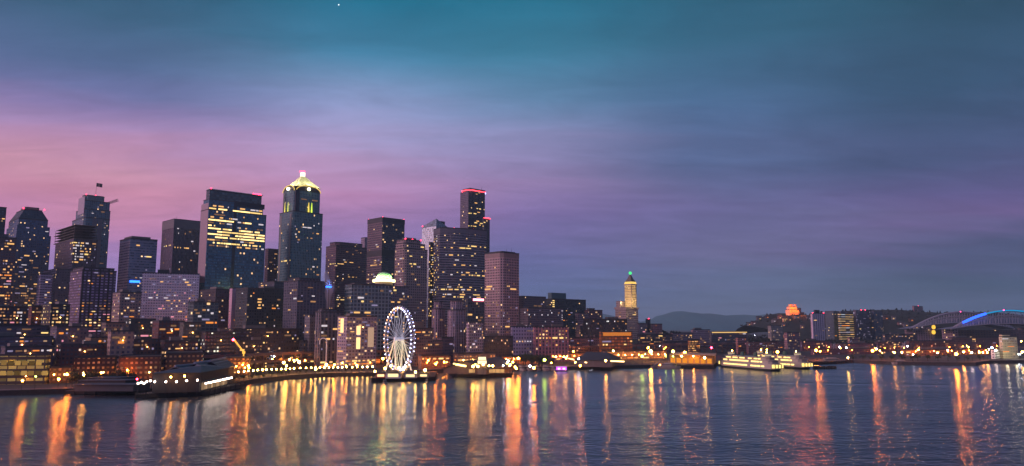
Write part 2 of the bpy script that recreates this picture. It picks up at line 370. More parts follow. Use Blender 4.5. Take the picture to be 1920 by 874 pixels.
    def beacon(s, *spots, h=1.5, rad=1.1):
        for a, b in spots:
            p = s.C + s.dr * a * s.Lr + s.dl * b * s.Ll; mb = MB()
            mb.tube([(p.x, p.y, s.z), (p.x, p.y, s.z + h)], .15); o = mb.build('beacon_mast', M_dark, s.root)
            mb = MB(); mb.ball((p.x, p.y, s.z + h + rad), rad, 6, 4); mb.build('beacon_lamp', M_beacon, o)
        return s
    def mast(s, a, b, h, rad=.35):
        p = s.C + s.dr * a * s.Lr + s.dl * b * s.Ll; mb = MB(); mb.tube([(p.x, p.y, s.z), (p.x, p.y, s.z + h)], rad, 5, .12); mb.build('antenna', M_dark, s.root); return s
_wm = {}
def winmesh(w, h, k):
    key = (round(w, 1), round(h, 1), k)
    if key not in _wm:
        mb = MB(); mb.box(0, 0, 0, w, .12, h); o = mb.build('lit_window', pal(k)); _wm[key] = o.data; bpy.data.objects.remove(o)
    return _wm[key]
PROTO = {}
def lamp_proto(kind, h, rad):
    key = (kind, h, rad)
    if key in PROTO: return PROTO[key]
    c, s_ = LAMPC[kind]
    mb = MB(); mb.tube([(0, 0, -1), (0, 0, h - rad)], .14, 5, .09); mb.box(0, 0, .2, .5, .5, .5); p = mb.build('street_lamp', M_dark)
    mb = MB(); mb.ball((0, 0, h), rad, 8, 6); mb.build('lamp_globe', emis('lamp_' + kind, c, s_, True), p, smooth=True)
    PROTO[key] = [p, False]; return PROTO[key]
LAMPC = {'sodium': ((1.0, .22, .016), 300.0), 'amber': ((1.0, .36, .05), 210.0), 'globe': ((1.0, .54, .12), 90.0), 'cool': ((.85, .88, 1.0), 75.0), 'pinkish': ((1.0, .78, .62), 22.0),
         'red': ((1.0, .02, .05), 50.0), 'green': ((.15, 1.0, .45), 12.0), 'lime': ((.7, 1.0, .08), 30.0), 'violet': ((.55, .3, 1.0), 60.0), 'blue': ((.25, .35, 1.0), 120.0)}
def lamp_xyz(p, kind, h, rad, label, group, cat='street lamp', nm='street_lamp'):
    pr = lamp_proto(kind, h, rad)
    o = copy_tree(pr[0]) if pr[1] else pr[0]
    pr[1] = True; o.location = p; o.name = nm; tag(o, label, cat, group); return o
def march(px, py, h):
    Y = 450.0
    while Y < 3200:
        p = at(px, py, Y)
        if p.z - TZ(p.x, p.y) <= h: return p
        Y += 3
    return None
DG = None
def lamp_px(px, py, kind, label, group, h=9.0, rad=.8):
    p = march(px, py, h)
    if p is None or p.z - TZ(p.x, p.y) < h - 3: return None
    return lamp_xyz((p.x, p.y, p.z - h), kind, h, rad, label, group)
def window_px(px, py, k='warm', bays=1, storeys=1, cap=95, hs=1.0):
    """a lit window on whichever building wall stands there, snapped to that wall's own window grid"""
    d = ray(px, py).normalized()
    hit, loc, nor, idx, ob, mtx = SC.ray_cast(DG, Vector((0, 0, CAMH)) + d * 5, d)
    if not hit or abs(nor.z) > .3: return None
    r = ob
    while r.parent is not None: r = r.parent
    if r.name not in INFO or ob.name.split('.')[0] not in ('wall', 'upper_wall', 'podium_wall', 'corner_wall'): return None
    inf = INFO[r.name]; f = inf['fac']
    if inf['n'] >= cap: return None
    nn = Vector((nor.x, nor.y)).normalized(); t = Vector((-nn.y, nn.x))
    if nn.dot(Vector((d.x, d.y))) > 0: nn = -nn; t = -t
    u = Vector(loc[:2]).dot(t); j = math.floor(loc.z / f.st); i = math.floor(u / f.bay)
    key = [(i + q, j, round(t.x, 1)) for q in range(bays)]
    if any(q in inf['cells'] for q in key): return None
    inf['cells'].update(key)
    pv = [ob.matrix_world @ ob.data.vertices[v_].co for v_ in ob.data.polygons[idx].vertices]
    us = [Vector(v_[:2]).dot(t) for v_ in pv]; zs_ = [v_.z for v_ in pv]
    while bays > 1 and (i + bays) * f.bay > max(us): bays -= 1
    if (i + .5) * f.bay > max(us) or (i + .5) * f.bay < min(us) or (j + storeys) * f.st > max(zs_): return None
    uc = (i + bays / 2) * f.bay if bays > 1 else (i + .5) * f.bay
    w = f.bay * bays - f.bay * (1 - f.wf) if bays > 1 else f.bay * f.wf
    hs *= random.choice((.6, .8, 1, 1)); w *= random.choice((.55, .8, 1, 1)) if bays < 3 else 1; w = max(w, 1.0); hh = max(.9, min(1.9, f.st * f.hf * hs)) + (storeys - 1) * f.st
    me = winmesh(w, hh, k)
    o = bpy.data.objects.new('lit_window', me); COL.objects.link(o); o.parent = r
    P = Vector(loc[:2]) + t * (uc - u) + nn * .12
    o.location = (P.x - r.location.x, P.y - r.location.y, (j + .5 * storeys) * f.st - r.location.z)
    o.rotation_euler = (0, 0, math.atan2(t.y, t.x)); inf['n'] += 1
    return o
def wrow(x0, y0, x1, y1, prob, k, bays=(1, 4), gap=1.2, **kw):
    """broken row of lit windows along a floor"""
    x = x0 + random.random() * 2
    while x < x1:
        b = random.randint(*bays); t = (x - x0) / max(1, x1 - x0)
        st = 2.2
        if random.random() < prob:
            o = window_px(x, y0 + (y1 - y0) * t, k if isinstance(k, str) else random.choice(k), b, **kw)
            if o: st = max(2.2, o.dimensions.x * 0.62 * FPX / max(500, (o.matrix_world.translation.y or 1000)) if False else b * 2.0)
        x += st * gap
def wscatter(x0, y0, x1, y1, n, k, bays=(1, 2), **kw):
    for _ in range(int(n * .8)): window_px(random.uniform(x0, x1), random.uniform(y0, y1), random.choice(['dim', 'soft', 'dim', 'lav']) if random.random() < .5 else random.choice(k) if not isinstance(k, str) else k, random.randint(*bays), **kw)
# ================================================================== SETTING
# water
wm = bpy.data.materials.new('harbour_water'); wm.use_nodes = True; t = wm.node_tree; t.nodes.clear()
tcn = N(t, 'ShaderNodeTexCoord')
def wnoise(scale, detail, sx=1, sy=1, rot=0, dist=0.0):
    m_ = N(t, 'ShaderNodeMapping'); m_.inputs['Scale'].default_value = (sx, sy, 1); m_.inputs['Rotation'].default_value = (0, 0, R(rot)); t.links.new(tcn.outputs['Object'], m_.inputs[0])
    n = N(t, 'ShaderNodeTexNoise'); n.inputs['Scale'].default_value = scale; n.inputs['Detail'].default_value = detail; n.inputs['Distortion'].default_value = dist; t.links.new(m_.outputs[0], n.inputs[0]); return n.outputs[0]
big = wnoise(.006, 3, 1, 2.6, 8); bigs = math_n(t, 'SUBTRACT', big, .5)
h1 = math_n(t, 'MULTIPLY', wnoise(.075, 3, .6, 1.3, 9, .3), 0.50)
h2 = math_n(t, 'MULTIPLY', wnoise(.30, 3, .85, 1.35, -7, .2), 0.46)
amp = math_n(t, 'MAXIMUM', math_n(t, 'ADD', 1.0, math_n(t, 'MULTIPLY', bigs, 3.0)), .25)
# slick left by the ferries' wake: a long smooth lane on the right
sw = N(t, 'ShaderNodeSeparateXYZ'); t.links.new(tcn.outputs['Object'], sw.inputs[0])
lane = math_n(t, 'ADD', math_n(t, 'SUBTRACT', sw.outputs[1], 676.0), math_n(t, 'MULTIPLY', sw.outputs[0], .28)); lane = math_n(t, 'ADD', lane, math_n(t, 'MULTIPLY', bigs, 40.0))
lane = math_n(t, 'ABSOLUTE', lane); lm = N(t, 'ShaderNodeMapRange'); t.links.new(lane, lm.inputs[0]); lm.inputs[1].default_value = 5.0; lm.inputs[2].default_value = 13.0; lm.inputs[3].default_value = .12; lm.inputs[4].default_value = 1.0
side_ = N(t, 'ShaderNodeMapRange'); t.links.new(sw.outputs[0], side_.inputs[0]); side_.inputs[1].default_value = 90; side_.inputs[2].default_value = 170; side_.inputs[3].default_value = 1.0; side_.inputs[4].default_value = 0.0
slick = math_n(t, 'MAXIMUM', lm.outputs[0], side_.outputs[0]); amp = math_n(t, 'MULTIPLY', amp, slick)
hh = math_n(t, 'MULTIPLY', math_n(t, 'ADD', h1, h2), amp)
b = N(t, 'ShaderNodeBump'); b.inputs['Strength'].default_value = 1.0; b.inputs['Distance'].default_value = 1.0; t.links.new(hh, b.inputs['Height'])
gl = N(t, 'ShaderNodeBsdfAnisotropic'); gl.distribution = 'GGX'; gl.inputs['Color'].default_value = (.97, .97, 1, 1); gl.inputs['Anisotropy'].default_value = .52
t.links.new(math_n(t, 'ADD', .170, math_n(t, 'MULTIPLY', bigs, .16)), gl.inputs['Roughness']); t.links.new(b.outputs[0], gl.inputs['Normal'])
tg = N(t, 'ShaderNodeCombineXYZ'); tg.inputs[0].default_value = 1.0; t.links.new(tg.outputs[0], gl.inputs['Tangent'])
df = N(t, 'ShaderNodeBsdfDiffuse'); df.inputs[0].default_value = (.012, .018, .035, 1)
fr = N(t, 'ShaderNodeFresnel'); fr.inputs['IOR'].default_value = 1.38; t.links.new(b.outputs[0], fr.inputs['Normal'])
mx = N(t, 'ShaderNodeMixShader'); t.links.new(fr.outputs[0], mx.inputs[0]); t.links.new(df.outputs[0], mx.inputs[1]); t.links.new(gl.outputs[0], mx.inputs[2])
wo_ = N(t, 'ShaderNodeOutputMaterial'); t.links.new(mx.outputs[0], wo_.inputs[0])
mb = MB()
xs = [-6000, -1500, -700, 0, 700, 1500, 6000]; ys = [-800, 0, 250, 500, 800, 1400, 3000]
for i in range(6):
    for j in range(6): mb.face([(xs[i], ys[j], 0), (xs[i + 1], ys[j], 0), (xs[i + 1], ys[j + 1], 0), (xs[i], ys[j + 1], 0)])
struct('water', mb, wm)
# land: one sheet from the shore to the horizon
M_ground = mat('city_ground', (.045, .042, .045), .9, noise=.5, scale=.03)
mb = MB(); xsl = sorted(set([x for x, _ in SH] + [i * 60 - 1500 for i in range(60)])); offs = [0, 3, 60, 150, 220, 300, 380, 460, 540, 620, 700, 800, 900, 1500, 3000, 6000, 14000]
gr = [[(x, shoreY(x) + o, TZ(x, shoreY(x) + o)) for x in xsl] for o in offs]
for r0, r1 in zip(gr, gr[1:]):
    for i in range(len(xsl) - 1): mb.face([r0[i], r0[i + 1], r1[i + 1], r1[i]])
struct('ground', mb, M_ground)
M_sea = mat('seawall_stone', (.05, .045, .045), .95, noise=.6, scale=.5)
mb = MB(); n = len(xsl)
for i in range(n - 1):
    a, b_ = (xsl[i], shoreY(xsl[i]) - .05), (xsl[i + 1], shoreY(xsl[i + 1]) - .05)
    mb.quadwall(a, b_, -2, 3.3)
    mb.face([(a[0], a[1], 3.3), (b_[0], b_[1], 3.3), (b_[0], b_[1] + 1.2, 3.3), (a[0], a[1] + 1.2, 3.3)])
struct('seawall', mb, M_sea)
# waterfront promenade and road sheet
M_prom = mat('promenade_paving', (.13, .10, .11), .85, noise=.35, scale=.4)
M_road = mat('asphalt', (.05, .05, .052), .9, noise=.3, scale=.3)
def strip_sheet(name, o0, o1, z, m, x0=-700, x1=1600):
    mb = MB(); xx = [x for x in xsl if x0 <= x <= x1]
    for a, b_ in zip(xx, xx[1:]):
        ya, yb = shoreY(a), shoreY(b_); mb.face([(a, ya + o0, z), (b_, yb + o0, z), (b_, yb + o1, z), (a, ya + o1, z)])
    struct(name, mb, m)
strip_sheet('promenade', 1.5, 14, 3.32, M_prom)
strip_sheet('waterfront_road', 16, 34, 3.26, M_road)
# mountains far behind
M_mount = mat('forested_mountain', (.02, .13, .16), .95, noise=.4, scale=.002)  # teal tint of distant haze is put into the mountain colour
def ridge(name, pts, Y, depth, m, nz_amp, step, seed, rows=8, zlow=-5):
    rnd = random.Random(seed); P = [(at(a, b_, Y).x, at(a, b_, Y).z) for a, b_ in pts]
    x0, x1 = P[0][0], P[-1][0]; nx = int((x1 - x0) / step); mb = MB(); grid = []
    ph = [(rnd.random() * 6, rnd.uniform(.5, 6)) for _ in range(8)]
    for j in range(rows + 1):
        tt = j / rows; row = []
        for i in range(nx + 1):
            x = x0 + (x1 - x0) * i / nx
            for (a, za), (c, zc) in zip(P, P[1:]):
                if a <= x <= c: u = (x - a) / (c - a); u = u * u * (3 - 2 * u); zt = za + (zc - za) * u; break
            k = math.sin(math.pi * (0.5 * min(1, tt * 1.25))) if tt <= .8 else math.cos((tt - .8) / .2 * 1.3)
            w = sum(math.sin(q + f * 6.28 * i / nx * 3 + tt * 4 * f) for q, f in ph) / 8
            row.append((x + w * step * .5 * (1 - tt), Y - depth * (1 - tt) * .8 + (tt - .8) * depth * .5, zlow + (zt - zlow) * max(0, k) + w * nz_amp * (tt > .05) * (0.3 + .7 * (1 - tt)) + rnd.uniform(-.2, .2) * nz_amp))
        grid.append(row)
    for r0, r1 in zip(grid, grid[1:]):
        for i in range(nx): mb.face([r0[i], r0[i + 1], r1[i + 1], r1[i]])
    o = struct(name, mb, m); o.data.polygons.foreach_set('use_smooth', [True] * len(o.data.polygons)); return grid
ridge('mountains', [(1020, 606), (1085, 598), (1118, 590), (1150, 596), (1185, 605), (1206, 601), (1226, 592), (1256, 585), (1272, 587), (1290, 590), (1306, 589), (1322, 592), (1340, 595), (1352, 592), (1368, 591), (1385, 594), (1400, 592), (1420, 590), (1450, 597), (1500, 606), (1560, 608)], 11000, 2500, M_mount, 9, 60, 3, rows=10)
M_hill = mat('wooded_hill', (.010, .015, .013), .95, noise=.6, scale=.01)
HP = [(1380, 611), (1395, 604), (1410, 597), (1428, 590), (1445, 588), (1465, 590), (1490, 592), (1525, 588), (1560, 584), (1600, 583), (1640, 582), (1690, 586), (1740, 588), (1800, 586), (1870, 592), (1960, 596), (2100, 600), (2300, 606)]
hg = ridge('hill', HP, 2600, 500, M_hill, 3, 20, 5, rows=10, zlow=2)
# far woods on the ridge and across the flats: nobody could count them
M_leafd = mat('dark_foliage', (.014, .02, .017), .9, noise=.5, scale=.2)
mb = MB(); rnd = random.Random(11)
def tuft(mb, x, y, z, h, w, conifer):
    if conifer:
        n = 5
        for k in range(3):
            zz0 = z + h * k * .28; rr = w * (1 - k * .28); a0 = rnd.random() * 6
            i0 = len(mb.v); mb.v += [(x + rr * math.cos(a0 + q * 6.283 / n) * rnd.uniform(.7, 1.2), y + rr * math.sin(a0 + q * 6.283 / n), zz0 + rnd.uniform(-.4, .4)) for q in range(n)] + [(x, y, zz0 + h * .5)]
            for q in range(n): mb.f.append((i0 + q, i0 + (q + 1) % n, i0 + n)); mb.uv += [(0, 0)] * 3
    else:
        for k in range(5):
            c = (x + rnd.uniform(-.5, .5) * w, y + rnd.uniform(-.5, .5) * w, z + h * rnd.uniform(.35, .85)); mb.lathe(c, [(.05, -w * .35), (w * rnd.uniform(.3, .5), -w * .1), (w * rnd.uniform(.25, .5), w * .15), (.05, w * rnd.uniform(.3, .45))], 5, rnd.random())
for row in hg[4:9]:
    for i in range(0, len(row), 1):
        if rnd.random() < .8:
            x, y, z = row[i]; tuft(mb, x + rnd.uniform(-9, 9), y + rnd.uniform(-8, 8), z - 4, rnd.uniform(5, 12), rnd.uniform(4, 7), rnd.random() < .4)
tag(mb.build('far_woods', M_leafd), 'dark wood covering the low hill behind the port', 'woods', kind='stuff')
mb = MB()
for _ in range(520):
    px = rnd.uniform(1195, 1720); Y = rnd.uniform(1500, 2050); pt = at(px, 612, Y); tuft(mb, pt.x, Y, TZ(pt.x, Y) - 1, rnd.uniform(12, 24) if px < 1450 else rnd.uniform(9, 15), rnd.uniform(6, 10), rnd.random() < .45)
tag(mb.build('distant_trees', M_leafd), 'dark belt of trees across the flats below the teal mountains', 'trees', kind='stuff')
# ================================================================== TOWERS (downtown street grid lies at 45 degrees to the view)
blueglass = (.02, .045, .065)
# --- far left group
T = Tower('office_tower', 'dark tower cut off by the photograph edge beside the blue chamfered skyscraper', -60, -20, 3, 388, 1180, Fac((.03, .03, .04), blueglass, lit=.04)); T.tier(388)
T = Tower('skyscraper', 'dark blue skyscraper with a chamfered crown and lit windows just below it', 4, 25, 91, 389, 1120, Fac((.045, .075, .125), (.022, .055, .11), 2.6, 3.6, .6, .5, .045, ls=1.4))
T.tier(438, name='wall', roof=False); T.tier(421, (0.02, .96), (.03, .97), z0=T.z, roof=False, name='upper_wall'); T.tier(409, (.06, .90), (.06, .94), z0=T.z, name='upper_wall'); T.tier(390, (.06, .90), (.06, .94), z0=T.z + 1.2, tin=7.5, name='upper_wall', fac=Fac((.03, .045, .06), (.02, .035, .05), 4, 4, .5, .5, 0))
T.beacon((.22, .22), (.80, .16)); T.box((.3, .7), (.3, .7), 6)
T = Tower('office_tower', 'brown tower at the left edge with orange lit floors near its top', -60, -25, 24, 437, 960, Fac((.07, .045, .055), (.03, .025, .04), 3, 3.8, .65, .5, .10, (1, .5, .2))); T.tier(444); T.tier(437, (.1, .75), (.1, .9), z0=T.z + 1.2, name='upper_wall')
T.box((.2, .5), (.3, .6), 4)
# --- tall stepped teal tower with flag
F_ = Fac((.055, .09, .12), (.025, .07, .10), 3.2, 3.9, .72, .5, .02, rib=.4)
T = Tower('skyscraper', 'tall teal skyscraper stepping up to a rounded crown with a flag on top', 129, 152, 202, 365, 1260, F_)
T.tier(408, (0, 1), (0, 1), cham=3); T.tier(392, (0, 1), (0.0, .72), z0=T.z + 1.2, cham=3, name='upper_wall'); T.tier(376, (.0, .94), (0, .52), z0=T.z + 1.2, name='upper_wall'); T.tier(366, (.0, .74), (.0, .30), z0=T.z + 1.2, cham=4, name='upper_wall', fac=Fac((.12, .15, .16), (.08, .12, .13), 3, 4, .5, .3, 0))
T.strip('l', .28, .5, 368, 400, mat('pale_glazing', (.30, .30, .36), .2), 'pale_glass_bay', .4); T.strip('r', .42, .18, 408, 500, mat('grey_spandrel', (.12, .13, .16), .6), 'pale_window_strip'); T.strip('r', .62, .16, 408, 500, mat('grey_spandrel', (.12, .13, .16), .6), 'pale_window_strip')
T.beacon((.05, .05), (.4, .05), h=1, rad=.9)
fp = T.C + T.dr * T.Lr * .45 + T.dl * T.Ll * .15; zf_ = T.z
F1 = thing('roof_flag', 'dark flag flying from the roof pole of the tall teal skyscraper', 'flag', (fp.x, fp.y, zf_))
mb = MB(); ztop_ = at(181, 343, fp.y).z; mb.tube([(fp.x, fp.y, zf_), (fp.x, fp.y, ztop_)], .28, 5, .15); mb.build('flagpole', M_dark, F1)
mb = MB(); cloth = []
for i in range(9):
    x = i * 1.25; yy = math.sin(i * .9) * .7; cloth.append((fp.x + x, fp.y + yy, ztop_ - i * .22))
for a, b_ in zip(cloth, cloth[1:]):
    q = [(a[0], a[1], a[2] - 6.5), (b_[0], b_[1], b_[2] - 6.5), b_, a]; mb.face(q); mb.face([(x, y + .08, z) for x, y, z in q][::-1])
mb.build('flag_cloth', mat('flag_cloth', (.05, .04, .05), .8), F1)
# tower crane beyond
def crane(label, pb, ptip, zroot, lattice, col, boom_tail=.25):
    o = thing('construction_crane', label, 'crane', pb)
    mb = MB(); mb.tube([pb, (pb[0], pb[1], zroot)], lattice * .6, 4); mb.build('crane_mast', col, o)
    a = Vector((pb[0], pb[1], zroot)); b_ = Vector(ptip); mb = MB(); d = (b_ - a).normalized(); side = d.cross(Vector((0, 0, 1))).normalized() * lattice; up = Vector((0, 0, lattice * 1.3))
    n = 10
    for i in range(n):
        p0 = a + (b_ - a) * (i / n); p1 = a + (b_ - a) * ((i + 1) / n)
        for s_ in (-1, 1): mb.tube([p0 + side * s_, p1 + side * s_], lattice * .16, 4); mb.tube([p0 + side * s_, (p0 + p1) / 2 + up], lattice * .1, 4); mb.tube([(p0 + p1) / 2 + up, p1 + side * s_], lattice * .1, 4)
        mb.tube([p0 + up, p1 + up], lattice * .16, 4)
    mb.build('crane_jib', col, o)
    mb = MB(); c0 = a - d * lattice * 6; mb.tube([a, c0], lattice * .3, 4); mb.box(c0.x, c0.y, c0.z - lattice, lattice * 2, lattice * 2, lattice * 2.2); mb.build('counterweight', M_dark, o)
    mb = MB(); mb.box(a.x, a.y, a.z, lattice * 2, lattice * 2, lattice * 2.2); mb.build('crane_cab', col, o); return o
pb = at(176, 600, 1330); pt1 = at(221, 376.5, 1330); pr = at(180, 388, 1330)
crane('tower crane jib showing past the right side of the flagged skyscraper', (pr.x, 1330, 40), pt1, pr.z - 2, 2.6, mat('crane_paint', (.28, .22, .2), .6))
# --- tower under construction
F_ = Fac((.045, .035, .05), (.02, .02, .03), 3.0, 3.9, .55, .55, .02)
T = Tower('construction_tower', 'tower under construction with open floors and a bright grid of work lights', 96, 133, 178, 420, 1030, F_)
T.tier(448, (0, 1), (0, .92)); zc = T.z; mb = MB(); k = 0
while zc < T.zpx(421):
    mb.prism(T.fp((-.01, .96), (-.02, 1.04 - .05 * (k % 3))), zc + .2, zc + .75, bottom=True); zc += 3.9; k += 1
mb.build('floor_slab', M_conc, T.root); T.z = zc - 3.9
mb = MB(); mb.prism(T.fp((.25, .7), (.25, .7)), T.zpx(448), T.zpx(421)); mb.build('core', M_conc, T.root)
for a in (.02, .34, .66, .94):
    for b_ in (.02, .5, .98):
        mb = MB(); q = T.C + T.dr * T.Lr * a + T.dl * T.Ll * b_; mb.tube([(q.x, q.y, T.zpx(448)), (q.x, q.y, T.z)], .35, 4); mb.build('column', M_conc, T.root)
TC = T
# --- left midrise in front
T = Tower('apartment_tower', 'purple apartment tower with pale balcony stripes and a rooftop penthouse', 127, 149, 214, 507, 850, Fac((.06, .045, .075), (.16, .13, .22), 4.6, 3.2, .55, .45, .03, rib=0)); T.tier(507); T.tier(502, (.05, .95), (.05, .95), z0=T.z + 1.2, name='upper_wall', fac=Fac((.05, .04, .06), (.22, .18, .26), 5, 4, .8, .7, 0))
for q in (.02, .24, .5, .76): T.strip('r', q + .02, .035, 503, 605, mat('dark_pier', (.025, .02, .03), .7), 'vertical_pier', .7)
T = Tower('office_tower', 'slim blue office tower with a pale pink side and a blue sign low on it', 219, 239, 290, 448, 1060, Fac((.14, .17, .25), (.05, .08, .13), 2.4, 3.9, .95, .45, .02)); T.tier(448, parapet=2); T.box((.1, .8), (.15, .85), 5)
T.strip('l', .5, .92, 452, 600, Fac((.30, .24, .28), (.10, .08, .12), 3, 3.9, .96, .38, 0).m, 'pale_side_cladding')  # pink sky light on the left face, put into the panel colour
s_ = T.strip('r', .25, .36, 525.5, 529.5, emis('blue_sign', (.02, .14, 1.0), 5), 'illuminated_sign', .6)
T = Tower('office_tower', 'dark brown office tower with a pale blank band round its top', 299, 321, 373, 411, 1160, Fac((.075, .065, .085), (.012, .010, .016), 2.1, 3.8, .62, .98, .0, rib=.5)); T.tier(411, parapet=1)
T.band(411, 427, mat('pale_top_band', (.13, .125, .15), .7), .35); T.mast(.25, .4, 8); T.box((.3, .6), (.3, .7), 3)
T = Tower('office_block', 'wide pale office block with dotted rows of small square windows', 259, 263, 371, 512, 960, Fac((.62, .54, .66), (.08, .07, .12), 3.0, 3.5, .55, .42, .012), ang=24); T.tier(512)
T.box((.25, .45), (.3, .7), 6, m=M_roof)
# --- big blue bank tower with rows of lights
F_ = Fac((.03, .09, .14), (.018, .075, .125), 2.6, 3.95, .8, .6, .02)
T = Tower('skyscraper', 'large blue glass skyscraper with many rows of golden lit offices and a flat top', 372, 387, 496, 353, 1010, F_)
T.tier(393); T.tier(374, (0, .935), (0, .72), z0=T.z + 1.2, name='upper_wall'); T.tier(356, (0, .90), (0, .42), z0=T.z + 1.2, name='upper_wall', fac=Fac((.03, .055, .07), (.025, .05, .065), 4, 4, .8, .7, 0)); TB = T
T.strip('r', .445, .055, 371, 560, mat('dark_glazing', (.012, .018, .03), .25), 'recessed_slot', .15); T.strip('r', .70, .52, 371.5, 381, mat('dark_glazing', (.012, .018, .03), .25), 'dark_glass_band', .25)  # slot is a flush dark panel, its recess shade put into the colour
T.strip('l', .5, .9, 380, 530, mat('pink_grey_stone', (.33, .25, .29), .45), 'pale_stone_side', .2)  # pale pink colour stands in for sky reflected by the left glass
mb = MB(); mb.prism(T.fp((0, .92), (0, .42), ins=-.4), T.z + 1.2, T.z + 2.0, bottom=True); mb.build('roof_railing', M_white, T.root)
T.beacon((.02, .02), (.84, .02), h=.8, rad=1.3)
mb = MB(); q0 = T.C + T.dr * T.Lr * .74; q1 = T.C + T.dr * T.Lr * .89; mb.tube([(q0.x, q0.y, T.z + 2.6), (q1.x, q1.y, T.z + 2.6)], .7, 6); mb.build('red_roof_light', M_beacon, T.root)
T = Tower('office_tower', 'dark brown tower half hidden behind the pyramid topped skyscraper', 494, 500, 540, 467, 1300, Fac((.05, .03, .03), (.02, .015, .02), 3, 3.8, .6, .5, .02)); T.tier(467)
# --- pyramid topped tower
F_ = Fac((.06, .115, .13), (.022, .06, .08), 2.6, 3.9, .62, .62, .02, rib=.7)
T = Tower('skyscraper', 'green glass skyscraper with a glowing stepped pyramid roof and round gables', 520, 547, 604, 352, 1090, F_); TP = T
T.tier(396, cham=2); T.tier(353, (.06, .94), (.06, .94), cham=4, z0=T.z + 1.2, name='upper_wall')
for q in (.16, .84): T.strip('l', q, .10, 400, 600, mat('pale_rib', (.17, .18, .18), .6), 'stone_rib', .3)
T.strip('l', .72, .06, 356, 396, mat('pale_rib', (.17, .18, .18), .6), 'stone_rib', -.8); T.strip('r', .12, .13, 355, 400, mat('dark_glazing', (.012, .018, .03), .25), 'dark_glass_corner', -2.2)
zs = T.z; c = (T.fp()[0] + T.fp()[2]) / 2; side = (T.Lr + T.Ll) / 2
M_gable = mat('gable_cladding', (.05, .045, .035), .45)
def arch_gable(T, face, zb, rad, wide):
    mid, n, tdir, ln = (T.C + T.dr * T.Lr * .5 + T.dl * T.Ll * .06, -T.dl, T.dr, T.Lr) if face == 'r' else (T.C + T.dl * T.Ll * .5 + T.dr * T.Lr * .06, -T.dr, T.dl, T.Ll)
    mb = MB(); depth = 9; K = 12
    prev = None
    for i in range(K + 1):
        a = math.pi * i / K; q = mid + tdir * math.cos(a) * wide; z = zb + math.sin(a) * rad
        fr = (q.x, q.y, z); bk = (q.x - n.x * depth, q.y - n.y * depth, z)
        if prev: mb.face([prev[0], fr, bk, prev[1]]); mb.face([(mid.x, mid.y, zb), prev[0], fr])
        prev = (fr, bk)
    g = mb.build('arched_gable', M_gable, T.root)
    mb = MB(); pts = [(mid + tdir * math.cos(math.pi * i / 14) * (wide + .3) + n * .5) for i in range(15)]
    mb.tube([(q.x, q.y, zb + math.sin(math.pi * i / 14) * (rad + .3)) for i, q in enumerate(pts)], .55, 6); mb.build('gable_light_tube', emis('gable_glow', (1, .66, .14), 1.1), g)
    mb = MB(); q = mid + n * 1.2; mb.ball((q.x, q.y, zb + rad * .45), 2.4, 8, 6); mb.build('round_light', emis('gable_lamp', (1, .86, .5), 9, True), g)
arch_gable(T, 'r', zs - 2, 9, T.Lr * .40); arch_gable(T, 'l', zs - 2, 9, T.Ll * .40)
M_pyr = mat('verdigris_roof', (.46, .46, .30), .6, noise=.15, scale=.2)
mb = MB(); zt = at(c.x / c.y * 0 + 565, 326, c.y).z; steps = 10; zp0 = zs + 5; wpx = 24 * 1090 / FPX
for i in range(steps):
    t0 = i / steps; r0 = wpx * 1.42 * (1 - t0) ** 1.15 * .92 + 4.2; z0 = zp0 + (zt - 5 - zp0) * t0; z1 = zp0 + (zt - 5 - zp0) * (i + 1) / steps
    mb.lathe((c.x, c.y, 0), [(r0, z0), (r0 * .97, z0 + (z1 - z0) * .45), (r0 * .9, z1)], 4, R(0))
py_ = mb.build('pyramid_roof', M_pyr, T.root)
mb = MB(); mb.box(c.x, c.y, zt - 1.5, 5.5, 5.5, 6.5, R(45)); ln_ = mb.build('roof_lantern', emis('lantern_glow', (1, .86, .6), 2.2), T.root)
for dx in (-3, 0, 3): mb = MB(); mb.ball((c.x + dx, c.y - 3, zt + 3), .9, 6, 4); mb.build('lantern_beacon', M_beacon, ln_)
def plight(p, col, w, rad=1.5, name='floodlight', parent=None):
    l = bpy.data.lights.new(name, 'POINT'); l.energy = w; l.color = col; l.shadow_soft_size = rad
    o = bpy.data.objects.new(name, l); COL.objects.link(o)
    if parent: o.parent = parent; o.location = Vector(p) - wloc(parent)
    else: o.location = p
    return o
for dx, dy in ((-17, -13), (17, -13), (0, -26), (-26, 4), (26, 4)): plight((c.x + dx, c.y + dy, zs + 15), (1, .93, .52), 11000, 1.5, parent=T.root)
for face, q, col in (('r', .50, (1, .70, .10)), ('r', .60, (.75, 1, .08)), ('l', .40, (.9, .9, .12)), ('l', .62, (1, .8, .12))):
    (p_, n_) = (T.C + T.dr * T.Lr * q, -T.dl) if face == 'r' else (T.C + T.dl * T.Ll * q, -T.dr)
    zq = T.zpx(406); p_ = p_ - n_ * 2.0
    mb = MB(); tn = Vector((-n_.y, n_.x)); 
    a_ = p_ + tn * 1.9; b_ = p_ - tn * 1.9; mb.face([(a_.x, a_.y, zq), (b_.x, b_.y, zq), (b_.x * .6 + a_.x * .4, b_.y * .6 + a_.y * .4, zq + 24), (a_.x * .6 + b_.x * .4, a_.y * .6 + b_.y * .4, zq + 24)]); mb.v = [(x + n_.x * 1.6, y + n_.y * 1.6, z) for x, y, z in mb.v]; mb.build('uplit_fin', emis('uplight_%d' % int(q * 100), col, 1.5), T.root)  # glowing sheet shaped like uplight washing up the wall
